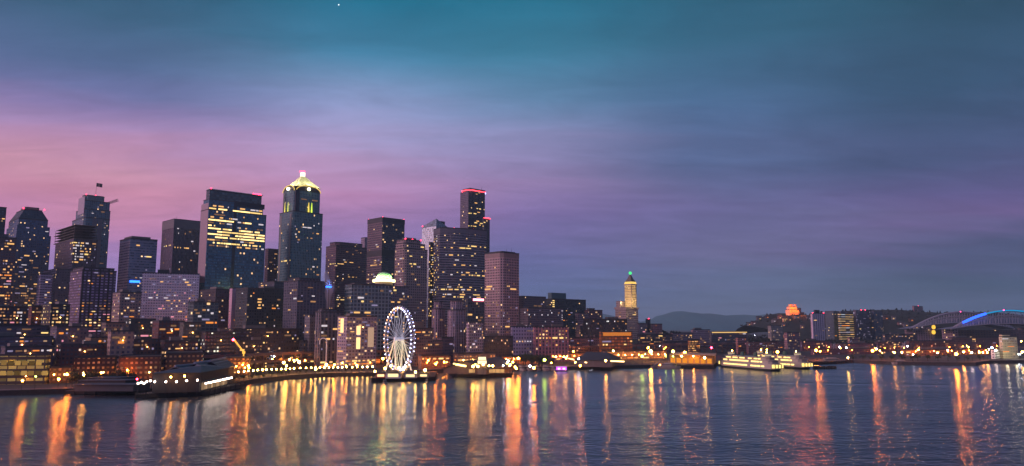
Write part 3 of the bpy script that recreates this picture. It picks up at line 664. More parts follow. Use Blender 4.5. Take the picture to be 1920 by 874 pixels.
# --- brown curved tower
T = Tower('office_tower', 'brown office tower with a curved roofline and one golden lit floor', 609, 628, 689, 456, 1330, Fac((.085, .055, .07), (.02, .015, .025), 2.8, 3.8, .8, .4, .025)); T.tier(461); T.tier(454, (.03, .88), (.05, .9), z0=T.z + 1.2, cham=6, name='upper_wall')
T = Tower('office_tower', 'small pale tower top peeping out left of the dark boxy skyscraper', 675, 682, 700, 446, 1420, Fac((.2, .17, .22), (.05, .04, .06))); T.tier(446); T.beacon((.5, .5))
T = Tower('skyscraper', 'dark brown boxy skyscraper with a black band at mid height and red roof beacons', 687, 715, 757, 409, 1260, Fac((.10, .075, .095), (.018, .016, .024), 3.4, 3.9, .88, .42, .035)); T.tier(409, parapet=2)
T.band(409, 416, mat('black_band', (.015, .018, .025), .4), .3); T.band(468, 479, mat('black_band', (.015, .018, .025), .4), .25); T.strip('r', .5, .97, 416, 600, Fac((.03, .035, .045), (.012, .018, .026), 3.4, 3.9, .9, .6, .04).m, 'dark_glass_side', .15)
T.beacon((.02, .02), (.02, .96), (.97, .02), h=.6, rad=1.0)
# --- concrete grid tower
F_ = Fac((.20, .15, .17), (.025, .02, .03), 3.6, 3.7, .58, .52, .05, rib=.15)
T = Tower('office_tower', 'concrete grid office tower with stepped top and red roof lights', 737, 758, 803, 447, 1060, F_); T.tier(466, cham=3); T.tier(456, (0, .92), (.05, .95), cham=3, z0=T.z + 1.2, name='upper_wall'); T.tier(449, (0.02, .74), (.08, .9), cham=3, z0=T.z + 1.2, name='upper_wall'); T.box((.2, .6), (.3, .7), 4)
T.beacon((.06, .1), (.35, .1), (.7, .1), h=.4, rad=.9)
# --- slanted glass tower
F_ = Fac((.12, .17, .20), (.10, .15, .19), 2.6, 3.9, .9, .7, .01)
T = Tower('skyscraper', 'pale blue glass skyscraper rising to a sharp slanted point', 790, 817, 838, 412, 1380, F_); T.tier(430, roof=False)
P_ = T.fp(); mb = MB(); zz0 = T.z; hts = [T.zpx(410), T.zpx(423), T.zpx(424), T.zpx(421)]
for i in range(4):
    j = (i + 1) % 4; a, b_ = P_[i], P_[j]; tt = (b_ - a).normalized(); mb.face([(a.x, a.y, zz0), (b_.x, b_.y, zz0), (b_.x, b_.y, hts[j]), (a.x, a.y, hts[i])], [(a.dot(tt), zz0), (b_.dot(tt), zz0), (b_.dot(tt), hts[j]), (a.dot(tt), hts[i])])
mb.face([(P_[k].x, P_[k].y, hts[k]) for k in range(4)]); mb.build('upper_wall', F_.m, T.root)
T.strip('l', .5, .98, 424, 600, Fac((.6, .72, .78), (.3, .37, .42), 2.6, 3.9, .9, .7, .0).m, 'pale_glass_side', .15)  # bright sky reflection on the left glass, painted as a paler facade
T.z = T.zpx(422); T.beacon((.02, .97), h=.3, rad=1.1); T.box((.35, .9), (.1, .5), 9, 'rounded_plant_room', M_roof)
T = Tower('office_tower', 'slim dark building with golden strip windows between the grid tower and blue glass tower', 803, 806, 824, 455, 1210, Fac((.05, .04, .05), (.02, .02, .03), 3, 3.8, .7, .5, .16, (1, .6, .2))); T.tier(455)
# --- curved banded tower
F_ = Fac((.15, .14, .18), (.012, .014, .02), 2.2, 3.9, .96, .46, .012)
T = Tower('skyscraper', 'broad grey skyscraper with a bowed front banded by dark window strips', 812, 824, 912, 428, 1170, F_, ang=28); T.tier(428, bow=9, parapet=1.5); T.band(428, 437, mat('grey_top', (.15, .14, .18), .7), .3, bow=9); T.box((.1, .9), (.1, .8), 2.5); TG = T
T.beacon((.3, .05), (.72, .05), h=.6, rad=1.2)
# --- tallest dark tower
F_ = Fac((.022, .025, .03), (.012, .016, .022), 2.6, 3.8, .8, .6, .02)
T = Tower('skyscraper', 'tallest black skyscraper outlined by a glowing red roof line', 861, 879, 915, 353, 1520, F_)
T.tier(408, cham=9); T.tier(356, (0, .98), (0, 1), cham=9, z0=T.z + 1.2, name='upper_wall')
T.strip('l', .5, .86, 358, 600, Fac((.09, .08, .11), (.03, .03, .045), 2.6, 3.8, .8, .6, .02).m, 'grey_glass_side', .2)  # paler copy of the facade, light on the left face put into colour
p = T.fp((0, .98), (0, 1), 9, ins=-1); mb = MB(); mb.tube([(a.x, a.y, T.z + .2) for a in [p[7], p[0], p[1]]], .9, 6); mb.tube([(a.x, a.y, T.z + .2) for a in [p[1], p[2]]], .9, 6); mb.tube([(p[6].x, p[6].y, T.z + .2), (p[7].x, p[7].y, T.z + .2)], .9, 6); mb.build('red_roof_edge', emis('red_neon', (1, .04, .06), 7), T.root)
mb = MB(); mb.tube([(p[2].x, p[2].y, T.z), (p[3].x, p[3].y, T.z - 1)], .8, 6); mb.build('blue_roof_edge', emis('blue_neon', (.35, .45, 1), 4), T.root)
T.box((.1, .9), (.1, .9), 5, m=M_roof); T.mast(.75, .2, 13, .9); T.mast(.25, .5, 10)
T2 = Tower('skyscraper_annexe', 'lower black shoulder with a red lit edge right of the tallest skyscraper', 905, 907, 918, 409, 1500, F_, cat='building'); T2.tier(409)
q = T2.fp(ins=-.8); mb = MB(); mb.tube([(q[0].x, q[0].y, T2.z + .5), (q[1].x, q[1].y, T2.z + .5)], .9, 6); mb.build('red_roof_edge', emis('red_neon', (1, .04, .06), 7), T2.root)
# --- concrete tower at right of the cluster
F_ = Fac((.24, .17, .19), (.022, .018, .028), 3.15, 3.6, .56, .5, .008, rib=.25)
T = Tower('office_tower', 'pinkish concrete tower with square window grid and rounded corner beside the sky', 905, 941, 977, 474, 990, F_)
T.tier(474, cham=4, parapet=1.5); T.band(474, 482, mat('blank_top', (.22, .165, .18), .8), .2, cham=4); T.box((.15, .85), (.15, .85), 3, m=M_roof); T.mast(.55, .3, 8); T.mast(.75, .25, 9)
# --- dome building
F_ = Fac((.12, .12, .16), (.03, .035, .05), 3.2, 3.7, .6, .6, .03)
T = Tower('domed_tower', 'blue grey tower carrying a green lit dome over a golden cornice', 690, 722, 765, 537, 930, F_); T.tier(537); 
c = (T.fp()[0] + T.fp()[2]) / 2; cz = T.z; Yc = c.y; hw = 21 * Yc / FPX; px0 = at(720, 524, Yc); 
mb = MB(); zc_ = at(720, 526, Yc).z; mb.lathe((px0.x, Yc, 0), [(hw * .8, cz), (hw * .8, zc_ - 1.5)], 16); mb.build('drum', Fac((.2, .16, .14), (.4, .2, .08), 3, 4, .6, .7, .6).m, T.root)
mb = MB(); mb.lathe((px0.x, Yc, 0), [(hw, zc_ - 2.2), (hw * 1.03, zc_ - .6), (hw * .98, zc_ + 1.2)], 24); mb.build('golden_cornice', emis('cornice_glow', (1, .78, .34), 3.6), T.root)  # cornice emission stands in for the light falling on it
mb = MB(); zd = at(720, 510, Yc).z - zc_ - 1; mb.lathe((px0.x, Yc, zc_ + 1), [(hw * .74 * math.cos(a * .157), zd * math.sin(a * .157)) for a in range(10)] + [(.1, zd)], 20); mb.build('dome', mat('dome_copper', (.42, .62, .36), .55), T.root, smooth=True)
for k in range(5): a = -math.pi * (k + .5) / 5; plight((px0.x + hw * 1.05 * math.cos(a), Yc + hw * 1.05 * math.sin(a), zc_ + 5), (.55, 1, .38), 6500, 1, parent=T.root)
# ================================================================== MID-RISE BELT
def bld(name, label, xl, xc, xr, yt, Y, wall, glass=(.03, .03, .045), bay=3.0, st=3.4, wf=.55, hf=.5, lit=.06, lc=(1, .6, .27), ls=1.6, ang=45, pent=None, cat='building', tiers=None, roofm=None, rib=0, base=None, zt=None):
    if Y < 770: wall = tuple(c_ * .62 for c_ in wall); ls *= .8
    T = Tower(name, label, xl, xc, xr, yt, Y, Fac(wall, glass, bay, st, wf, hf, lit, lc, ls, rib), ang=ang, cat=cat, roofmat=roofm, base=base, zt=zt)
    T.tier(yt, z1=zt); 
    for tt in tiers or []: T.tier(tt[0], tt[1], tt[2], z0=T.z + 1.2, name='upper_wall')
    if pent: T.box(*pent)
    return T
P1 = ((.2, .5), (.3, .7), 4); P2 = ((.5, .8), (.2, .6), 3.5); P3 = ((.1, .3), (.2, .8), 3)
bld('apartment_block', 'dark brown block low on the left edge dotted with orange windows', -60, -10, 66, 576, 760, (.07, .04, .05), lit=.14, lc=(1, .45, .15), pent=P1)
bld('brick_building', 'red brick building with blank side just right of the dotted brown block', 50, 56, 76, 575, 740, (.16, .05, .04), lit=.02)
bld('slim_tower', 'slim lavender slab with a violet lamp on its corner, between two dark towers', 66, 72, 94, 514, 980, (.22, .2, .3), lit=.02, wf=.9, hf=.4)
bld('office_block', 'dark office block with yellow windows left of the purple apartment tower', 74, 92, 128, 572, 720, (.05, .04, .045), lit=.22, lc=(1, .7, .3), pent=P2)
bld('office_block', 'dark slab rising behind the yellow windowed office block', 76, 100, 132, 505, 990, (.045, .04, .06), lit=.03)
bld('parking_garage', 'long purple grey garage under a row of orange lamps', -60, -20, 104, 612, 690, (.14, .11, .15), lit=.03, bay=4, wf=.85, hf=.4)
bld('office_block', 'low lilac grey block with a small rooftop box above the waterfront trees', 92, 104, 164, 614, 670, (.15, .13, .17), (.05, .05, .08), lit=.05, pent=P2)
bld('office_block', 'squat violet grey block with terrace roof near the left shore', -60, -20, 96, 633, 640, (.13, .10, .14), (.05, .05, .08), lit=.05, pent=P1, bay=3.6, wf=.8, hf=.4)
bld('apartment_building', 'beige apartment building between the purple tower and the pale dotted block', 208, 222, 262, 549, 830, (.19, .15, .15), lit=.07, pent=P1)
bld('market_hall', 'low market hall glowing cream and orange behind the red sign', 158, 168, 206, 634, 655, (.32, .22, .14), (.5, .3, .1), lit=.2, bay=4, pent=P3)
bld('apartment_building', 'beige building with dark doorway right of the red vertical sign', 188, 196, 232, 606, 690, (.24, .19, .17), lit=.05)
bld('hotel', 'cream four storey building with square windows facing the shore', 200, 206, 250, 622, 640, (.42, .30, .26), (.05, .04, .06), bay=4.2, st=4.2, wf=.5, hf=.5, lit=.02, pent=P2)
bld('office_block', 'low teal roofed block in front of the pale dotted office block', 230, 240, 290, 599, 760, (.05, .07, .08), lit=.06, lc=(.9, .7, .6))
bld('apartment_building', 'brick red apartment building with orderly windows below the pale dotted block', 284, 296, 344, 603, 720, (.13, .055, .06), (.05, .05, .07), bay=3.4, lit=.06, pent=P1)
bld('apartment_building', 'reddish apartment block adjoining a green grey one', 335, 342, 376, 606, 700, (.12, .12, .11), (.06, .07, .07), lit=.05)
bld('office_tower', 'dark teal framed block right of the pale dotted office block', 350, 361, 408, 567, 800, (.07, .10, .11), (.02, .03, .04), bay=4.5, wf=.8, hf=.7, lit=.04, pent=P1)
bld('office_block', 'dark building with a pink lit blank wall high on its side', 372, 402, 452, 543, 900, (.05, .045, .055), lit=.07, pent=P1)
bld('pink_wall_building', 'small tower with a pale pink blank side wall', 428, 433, 449, 541, 880, (.40, .28, .36), lit=0, wf=.1, hf=.1)  # pink light on the blank wall is put into its colour
bld('apartment_tower', 'wide black apartment tower stepped up at its right', 440, 462, 530, 541, 850, (.028, .038, .05), (.02, .03, .04), lit=.03, pent=P2)
bld('apartment_tower', 'black apartment slab with pale balcony lines between two darker towers', 482, 512, 548, 529, 880, (.035, .04, .055), (.05, .06, .08), bay=4, st=3.2, wf=.7, hf=.4, lit=.02)
bld('apartment_tower', 'tall blue black apartment tower directly below the pyramid topped skyscraper', 530, 556, 612, 527, 820, (.05, .055, .08), (.025, .03, .045), bay=4, st=3.1, wf=.6, hf=.5, lit=.012, rib=.5, tiers=[(522, (.1, .8), (.1, .9))])
bld('office_block', 'dim building behind low roofs with a golden strip of windows', 424, 436, 560, 618, 760, (.06, .05, .06), lit=.08, pent=P1)
bld('office_block', 'low dark block with white lit rooftop units near the yellow crane', 372, 384, 440, 624, 700, (.06, .05, .06), lit=.08, lc=(.9, .9, .7), pent=P2)
bld('apartment_tower', 'narrow grey blue slab left of the steam plume', 570, 580, 606, 592, 800, (.09, .10, .13), lit=.02, wf=.4)
bld('apartment_tower', 'grey slab with white roof frame beneath the steam plume', 590, 600, 638, 586, 770, (.10, .10, .13), (.02, .025, .035), bay=4.5, wf=.5, hf=.9, lit=.01, tiers=[(581, (.1, .8), (.1, .9))])
bld('office_tower', 'teal grey gridded tower in front of the green dome', 645, 658, 732, 534, 840, (.17, .23, .24), (.018, .03, .036), bay=4.2, st=4.2, wf=.7, hf=.7, lit=.02, ang=32, pent=((.1, .9), (.2, .8), 2))
T = bld('hotel', 'white balconied apartment house with a tall glowing glass stairwell', 632, 650, 706, 594, 740, (.36, .32, .42), (.05, .04, .08), bay=3.6, st=3.2, wf=.6, hf=.5, lit=.14, lc=(1, .65, .3), pent=((.15, .7), (.2, .6), 3))
T.strip('r', .38, .13, 611, 628, emis('stair_glow', (1, .60, .26), 1.8), 'glazed_stairwell', .3); T.strip('r', .38, .13, 633, 655, emis('stair_glow', (1, .60, .26), 1.8), 'glazed_stairwell', .3); T.strip('r', .80, .20, 614, 652, emis('stair_dim', (1, .6, .4), .5), 'glazed_lobby', .3)
T.strip('l', .5, .3, 597, 624, emis('stair_glow', (1, .60, .26), 1.8), 'lit_corner_window', .3)
bld('office_block', 'low block with a golden shopfront band and white box right of the wheel', 772, 778, 812, 617, 800, (.10, .08, .09), lit=.1, pent=((.0, .5), (.1, .6), 7))
T = Tower('apartment_tower', 'lobed purple grey apartment tower with tall vertical ribs, right of the ferris wheel', 806, 818, 838, 566, 860, Fac((.15, .12, .15), (.04, .035, .05), 2.6, 3.2, .5, .8, .01, rib=1)); T.tier(580, cham=3); T.tier(566, (.1, .9), (.1, .9), cham=4, z0=T.z + 1.2, name='upper_wall')
T = Tower('apartment_tower', 'second ribbed grey apartment tower beside the dark glass block', 836, 850, 876, 565, 850, Fac((.15, .13, .17), (.04, .04, .06), 2.6, 3.2, .5, .8, .01, rib=1)); T.tier(582, cham=3); T.tier(565, (.1, .9), (.1, .9), cham=4, z0=T.z + 1.2, name='upper_wall')
T = bld('office_tower', 'dark glass block with a pink neon sign along its roof edge', 872, 877, 908, 562, 900, (.03, .04, .055), (.02, .025, .035), lit=.01, wf=.8, hf=.7)
T.strip('r', .62, .62, 559.5, 563.5, emis('pink_neon', (1, .22, .30), 7), 'neon_sign', 1.0)
bld('apartment_building', 'small white grey building below the dark glass block with the pink sign', 874, 879, 906, 605, 840, (.26, .22, .28), lit=.12, lc=(1, .7, .5))
T = bld('apartment_building', 'pale lilac five storey block beside the brick windowed block', 958, 960, 1006, 613, 900, (.36, .32, .46), (.06, .05, .10), bay=3.6, st=4.2, wf=.5, hf=.45, lit=.02, ang=24, pent=P1)
T = bld('apartment_building', 'brick block with white frames and golden windows on the waterfront', 1000, 1003, 1067, 614, 890, (.24, .11, .14), (.04, .03, .05), bay=4.4, st=4.2, wf=.5, hf=.5, lit=.06, ang=24, rib=.8, pent=P2)
bld('office_block', 'brown stone block immediately right of the pinkish concrete tower', 968, 981, 1024, 556, 1240, (.10, .075, .08), lit=.03, tiers=[])
bld('office_block', 'grey brown block with a column of white windows in front of the teal roofed one', 975, 990, 1056, 578, 1120, (.12, .10, .12), lit=.05, lc=(.9, .85, .9))
T = bld('office_block', 'black glass building with a teal box on its roof', 1022, 1036, 1099, 561, 1300, (.02, .03, .035), (.015, .025, .03), lit=.012, wf=.8)
T.box((.0, .42), (.1, .6), at(1036, 549, 1300).z - T.z, m=mat('teal_cladding', (.06, .14, .16), .6))
bld('office_block', 'grey block with pale windows right below the black glass building', 1078, 1084, 1104, 588, 1180, (.13, .12, .14), lit=.05)
bld('office_block', 'reddish stone building with a notched roofline near the clock topped skyline gap', 1096, 1104, 1130, 582, 1280, (.13, .07, .08), lit=.04, tiers=[(579, (.1, .5), (.2, .8))])
bld('warehouse_building', 'broad black building at the foot of the white pyramid tower', 1094, 1106, 1176, 599, 1050, (.03, .035, .04), lit=.04, lc=(.8, .8, .8), pent=P2)
T = Tower('parking_deck', 'open deck glowing orange below the white pyramid tower', 1124, 1128, 1186, 622, 960, Fac((.08, .04, .03), (.2, .07, .02), 5, 4, .8, .6, .0), ang=30, cat='building'); T.tier(623)
T.strip('r', .5, .9, 623.5, 630, emis('deck_glow', (1, .30, .05), .6), 'glowing_deck', .3)
# --- white pyramid tower
F_ = Fac((.34, .27, .25), (.05, .035, .03), 3.2, 3.7, .5, .5, .012)
T = Tower('landmark_tower', 'slender white tower with a lit pyramid cap and green beacon at its tip', 1154, 1174, 1197, 578, 1450, F_); T.tier(578, parapet=2)
T.band(576, 579.5, mat('cornice_stone', (.42, .33, .30), .7), 1.2); T.box((.0, .35), (.5, .9), 14, 'rooftop_block', F_.m)
FS = Fac((.50, .38, .22), (.12, .08, .05), 3.0, 3.7, .5, .5, .12, (1, .75, .4), .8)
zt0 = T.z; zt1 = at(1182, 535, 1470).z; q0, q1 = (.22, .92), (.0, .75)
cc_ = at(1182.5, 556, 1470); cw = 11.2 * 1470 / FPX
sq = [(cc_.x + cw * 1.0 * math.cos(R(225 + 90 * k)), 1470 + cw * math.sin(R(225 + 90 * k))) for k in range(4)]; sq = [Vector(v) for v in sq]
rot45 = [Vector((cc_.x + cw * math.cos(R(-90 + 45 * 0 + 90 * k)), 1470 + cw * math.sin(R(-90 + 90 * k)))) for k in range(4)]
mb = MB(); mb.prism(rot45, zt0, zt1, cap=True); mb.build('upper_wall', FS.m, T.root)
mb = MB(); mb.prism([Vector((cc_.x, 1470)) + (v - Vector((cc_.x, 1470))) * 1.12 for v in rot45], zt1, zt1 + 2.2, bottom=True); mb.build('cornice', mat('cornice_stone', (.42, .33, .30), .7), T.root)
zp = zt1 + 2.2; zt2 = at(1182, 515, 1470).z; mb = MB()
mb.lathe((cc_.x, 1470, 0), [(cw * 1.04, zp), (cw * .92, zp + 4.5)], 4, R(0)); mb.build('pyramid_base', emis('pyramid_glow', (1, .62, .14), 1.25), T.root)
mb = MB(); mb.lathe((cc_.x, 1470, 0), [(cw * .92, zp + 4.5), (cw * .5, zp + (zt2 - zp) * .55), (cw * .14, zt2)], 4, R(0)); mb.build('pyramid_roof', mat('slate_roof', (.15, .12, .10), .7), T.root)
mb = MB(); mb.ball((cc_.x, 1470, zt2 + 3), 3.0, 10, 6); mb.build('green_beacon', emis('green_beacon', (.06, .9, .22), 1.6), T.root)
for dx, z_ in ((-20, 5), (-8, 5), (8, 5), (22, 5)): plight((cc_.x + dx, 1470 - 24 + abs(dx) * .6, zt0 + z_ + 6), (1, .72, .34), 4500, 2, parent=T.root)
for i in range(14):
    z_ = zt0 + 3 + (zt1 - zt0 - 5) * i / 13
    mb = MB()
    for face in (0, 1):
        a, b_ = (rot45[3], rot45[0]) if face == 0 else (rot45[0], rot45[1])
        n_ = Vector(((b_ - a).y, -(b_ - a).x)).normalized() * .25; a2 = a.lerp(b_, .08) + n_; b2 = a.lerp(b_, .92 if face == 0 else .8) + n_
        mb.prism([a2, b2, b2 - n_ * .8, a2 - n_ * .8], z_, z_ + 1.3, bottom=True)
    mb.build('lit_floor_band', emis('floor_glow', (1, .58, .20), .9), T.root)
bld('office_block', 'small grey brown block just right of the white pyramid tower', 1196, 1199, 1214, 607, 1380, (.16, .13, .15), lit=.03)
T = bld('slim_tower', 'thin black tower with one pink light on top, right of the white pyramid tower', 1212, 1214, 1220, 599, 1500, (.02, .02, .025), lit=.0); T.beacon((.5, .1), h=.3)
bld('apartment_building', 'pair of lilac and brown blocks right of the thin black tower', 1220, 1224, 1242, 608, 1480, (.15, .10, .13), lit=.03)
# --- flats behind the ferry dock
bld('warehouse_building', 'pale pink block with boxy rooftop left of the long lit roof', 1296, 1300, 1332, 619, 1400, (.38, .25, .27), lit=.02, pent=((.1, .5), (.1, .8), 4))
bld('warehouse_building', 'low grey pink building west of the pale pink block', 1258, 1262, 1300, 625, 1350, (.22, .16, .18), lit=.04)
T = bld('station_hall', 'long dark hall edged by a string of gold roof lights', 1331, 1334, 1402, 623, 1300, (.10, .09, .10), lit=.03, ang=30)
T.strip('r', .5, .96, 622.6, 624.4, emis('string_gold', (1, .60, .20), 1.0), 'light_string', .5)
bld('warehouse_building', 'small block with stacked orange windows above the ferry dock', 1290, 1294, 1312, 638, 1150, (.12, .06, .04), (.5, .2, .05), lit=.55, lc=(1, .5, .15))
bld('brick_building', 'pinkish brick building left of the ferry funnels', 1380, 1384, 1400, 634, 1150, (.30, .14, .13), lit=.04)
bld('warehouse_building', 'low maroon shed behind the left ferry', 1400, 1404, 1470, 642, 1130, (.12, .06, .07), lit=.04)
bld('warehouse_building', 'pale roofed hall with a domed end below the wooded hill', 1440, 1446, 1468, 611, 1700, (.25, .24, .22), lit=.05)
bld('warehouse_building', 'brownish pink blocks in front of the orange floodlit hospital', 1470, 1476, 1500, 624, 1400, (.24, .13, .15), lit=.05)
# orange floodlit hospital on the hill
FO = Fac((.60, .42, .28), (.16, .09, .05), 4, 3.8, .45, .5, .02)
T = Tower('hospital_tower', 'stepped tower on the hill floodlit bright orange', 1474, 1482, 1499, 590, 2380, FO, base=20); T.tier(581, parapet=2); T.tier(575, (.1, .85), (.1, .9), z0=T.z + 1.2, name='upper_wall'); zc_ = T.z
T.box((.15, .4), (.2, .6), 8, 'roof_turret', FO.m); T.box((.65, .85), (.2, .6), 8, 'roof_turret', FO.m)
for q in (-.25, .15, .5, .85, 1.2):
    pp = T.C + T.dr * T.Lr * q + Vector((.1, -1)) * 28 + T.dl * (10 if q < 0 else 0)
    plight((pp.x, pp.y, at(1482, 594, 2380).z), (1, .17, .008), 45000, 4, parent=T.root); plight((pp.x, pp.y + 8, at(1482, 579, 2380).z), (1, .17, .008), 40000, 5, parent=T.root)
T = Tower('hospital_wing', 'dark brown wing standing right of the orange floodlit tower', 1494, 1497, 1509, 578, 2440, Fac((.09, .04, .05), lit=.02), base=20); T.tier(586); T.tier(578, (0, .5), (0, 1), z0=T.z + 1.2, name='upper_wall')
T = bld('terrace_house', 'small orange lit lower block at the foot of the floodlit hospital', 1468, 1470, 1484, 597, 2300, (.25, .12, .09), (.8, .4, .12), lit=.5, lc=(1, .55, .2), base=10)
T = Tower('condominium_tower', 'white twin ribbed condominium tower with black penthouse right of the floodlit hospital', 1520, 1524, 1547, 588, 1850, Fac((.50, .40, .46), (.10, .08, .10), 9, 4.2, .30, .9, .0), ang=35); T.tier(588); T.box((.25, .65), (.2, .7), 9, m=M_roof); T.beacon((.05, .1), (.95, .1), h=.3, rad=1.2)
bld('condominium_tower', 'dark teal tower with a pale edge right of the white ribbed tower', 1548, 1564, 1574, 584, 1900, (.05, .08, .10), lit=.01)
T = bld('office_tower', 'tower striped with dim yellow floors between teal and purple towers', 1573, 1575, 1602, 588, 1880, (.07, .06, .05), (.5, .35, .15), bay=26, st=5.6, wf=.98, hf=.35, lit=.85, lc=(1, .62, .22), ls=.55, pent=((.1, .5), (.2, .7), 6))
bld('office_tower', 'dark purple tower with two pink roof lights', 1601, 1606, 1636, 582, 1920, (.07, .055, .08), lit=.05, lc=(.6, .5, .7)).beacon((.35, .1), (.6, .1), h=.3, rad=1.2)
bld('office_tower', 'navy slab right of the dark purple tower', 1634, 1640, 1656, 584, 1980, (.05, .075, .11), lit=.02)
T = bld('apartment_tower', 'lone pinkish brown tower on the crest of the wooded hill', 1712, 1715, 1732, 574, 2560, (.20, .12, .14), lit=.02, base=40, wf=.3); T.beacon((.5, .1), h=.2, rad=1.0)
bld('warehouse_building', 'small pink gabled block in front of the striped tower', 1590, 1593, 1612, 633, 1500, (.30, .15, .14), lit=.06)
for i, (a, b_, c_, yt, Y, w, lab) in enumerate([
    (1500, 1504, 1560, 640, 1300, (.10, .05, .08), 'maroon shed row behind the right ferry'), (1556, 1560, 1640, 645, 1220, (.13, .06, .08), 'long maroon warehouse with three white lamps along its eaves'),
    (1640, 1646, 1700, 642, 1250, (.09, .045, .055), 'dark red warehouse left of the lit yellow doorway'), (1655, 1660, 1720, 628, 1500, (.08, .06, .06), 'black shed with gold lit roof below the hill'),
    (1700, 1705, 1790, 640, 1280, (.13, .05, .04), 'rust coloured sheds in front of the first stadium arch'), (1780, 1785, 1880, 634, 1350, (.12, .07, .06), 'brown hall with a long pale strip roof below the blue arch'),
    (1690, 1696, 1860, 657, 1080, (.32, .12, .05), 'long orange lit warehouse on the far right shore'), (1520, 1526, 1660, 656, 1120, (.14, .06, .08), 'long purple maroon pier shed by the rock jetty'),
    (1240, 1246, 1300, 641, 1250, (.07, .05, .06), 'dark low block with white windows inland of the ferry dock'), (1195, 1200, 1262, 628, 1300, (.06, .045, .05), 'black low block inland, right of the pyramid tower base'),
    (1060, 1066, 1130, 634, 1040, (.13, .08, .09), 'white striped low building left of the glowing orange deck'), (1080, 1088, 1150, 612, 1120, (.05, .045, .05), 'dark block with faint windows above the white striped building'),
    (900, 908, 962, 632, 860, (.05, .045, .05), 'dark foliage coloured block behind the long pier shed'), (820, 828, 880, 634, 840, (.11, .07, .09), 'mauve gabled warehouse left of the dark low block'),
    (784, 790, 830, 640, 810, (.14, .08, .08), 'brown brick warehouse just right of the ferris wheel'), (560, 568, 640, 640, 800, (.07, .07, .09), 'low slate building beneath the narrow slabs'),
    (440, 448, 500, 640, 740, (.07, .05, .06), 'low brown building right behind the yellow crane'), (240, 248, 300, 638, 660, (.09, .04, .05), 'dark red low building above the warm lit sheds'),
    (300, 308, 370, 641, 665, (.10, .045, .055), 'low crimson roofed block uphill from the big pier hall'), (104, 112, 200, 648, 625, (.11, .04, .05), 'long crimson block between two tree clumps'),
    (0, 8, 100, 652, 600, (.12, .09, .12), 'flat mauve block above the yellow lit garage')]):
    bld('warehouse_building' if Y > 1000 else 'low_building', lab, a, b_, c_, yt, Y, w, lit=.07, pent=(P1, P2, P3)[i % 3], lc=(1, .55, .25), ang=45 if a < 1000 else 20)
SHEDL = [T_ for T_ in TW.values() if T_.root.get('label', '').startswith(('long orange lit warehouse', 'long purple maroon pier shed', 'rust coloured sheds', 'brown hall with a long pale', 'long maroon warehouse', 'maroon shed row', 'dark red warehouse left'))]
# ------------------------------------------------------------------ waterfront lit buildings
T = bld('parking_garage', 'open parking garage glowing yellow green at the left shore', -60, -50, 86, 668, 545, (.10, .08, .07), (.4, .4, .1), bay=6, st=4.4, wf=.86, hf=.5, lit=.0, ang=12, base=2)
for fl in range(2):
    for k in range(8):
        x0 = (-22 + k * 13.2); q = at(x0 + 5.6, 0, 540)
        za = at(x0, 676 + fl * 19, 536).z
        pA, pB = at(x0, 680, 537.5), at(x0 + 10.6, 680, 537.5)
        if k in (7,) and fl == 0: continue
        mb = MB(); mb.box((pA.x + pB.x) / 2, T.C.y - 1.2 + (k - 7) * .05, za - 2.2, pB.x - pA.x, .3, 3.2); mb.build('lit_opening', emis('garage_glow_%s' % 'abc'[(k * 5 + fl * 4) % 3], (1, .56, .15), (.42, .10, .24)[(k * 5 + fl * 4) % 3]), T.root)
WF = [('shop_building', 'orange lit shop between the yellow garage and low red block', 88, 92, 132, 690, 560, (.35, .18, .08)), ('low_building', 'dark crimson block above the small grey pier', 130, 138, 214, 672, 580, (.13, .05, .05)),
      ('shed', 'long warm sheds with three orange doors behind the big pier hall', 214, 222, 300, 671, 580, (.20, .09, .07)), ('shed', 'brown shed hidden behind the roofs of the big pier hall', 300, 310, 380, 664, 610, (.14, .08, .08)),
      ('low_building', 'brown waterfront block under the yellow crane', 420, 426, 470, 672, 650, (.24, .13, .08)), ('shop_building', 'cream waterfront building behind the left curve of promenade lamps', 474, 480, 520, 669, 795, (.42, .30, .18)),
      ('shop_building', 'tall orange fronted shop behind the promenade lamps', 520, 526, 574, 670, 805, (.45, .22, .08)), ('shop_building', 'peach fronted shop with dark roof behind the promenade lamps', 574, 580, 630, 669, 815, (.46, .24, .10)),
      ('shop_building', 'long orange arcade with square openings left of the wheel', 632, 640, 720, 671, 835, (.45, .20, .07)), ('shop_building', 'low amber lit building right of the wheel', 784, 790, 845, 668, 745, (.30, .16, .10)),
      ('low_building', 'dim brown building behind the dark gabled pier', 850, 858, 930, 664, 800, (.13, .08, .08)), ('shop_building', 'row of lit kiosks behind the small marina', 930, 940, 1010, 670, 830, (.30, .15, .10)),
      ('shop_building', 'amber street front behind the round roofed pier shed', 1020, 1028, 1120, 664, 900, (.28, .15, .08)), ('shop_building', 'low street front under the elevated road right of the pier shed', 1130, 1138, 1250, 660, 940, (.22, .12, .08))]
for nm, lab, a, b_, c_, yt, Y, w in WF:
    T = bld(nm, lab, a, b_, c_, yt, Y, [k * (1.0 if a > 470 else .6) for k in w], (.2, .12, .06), bay=3.4, st=3.8, wf=.5, hf=.42, lit=.22 if a > 440 else .10, lc=(1, .38, .08), ls=.8, ang=24)
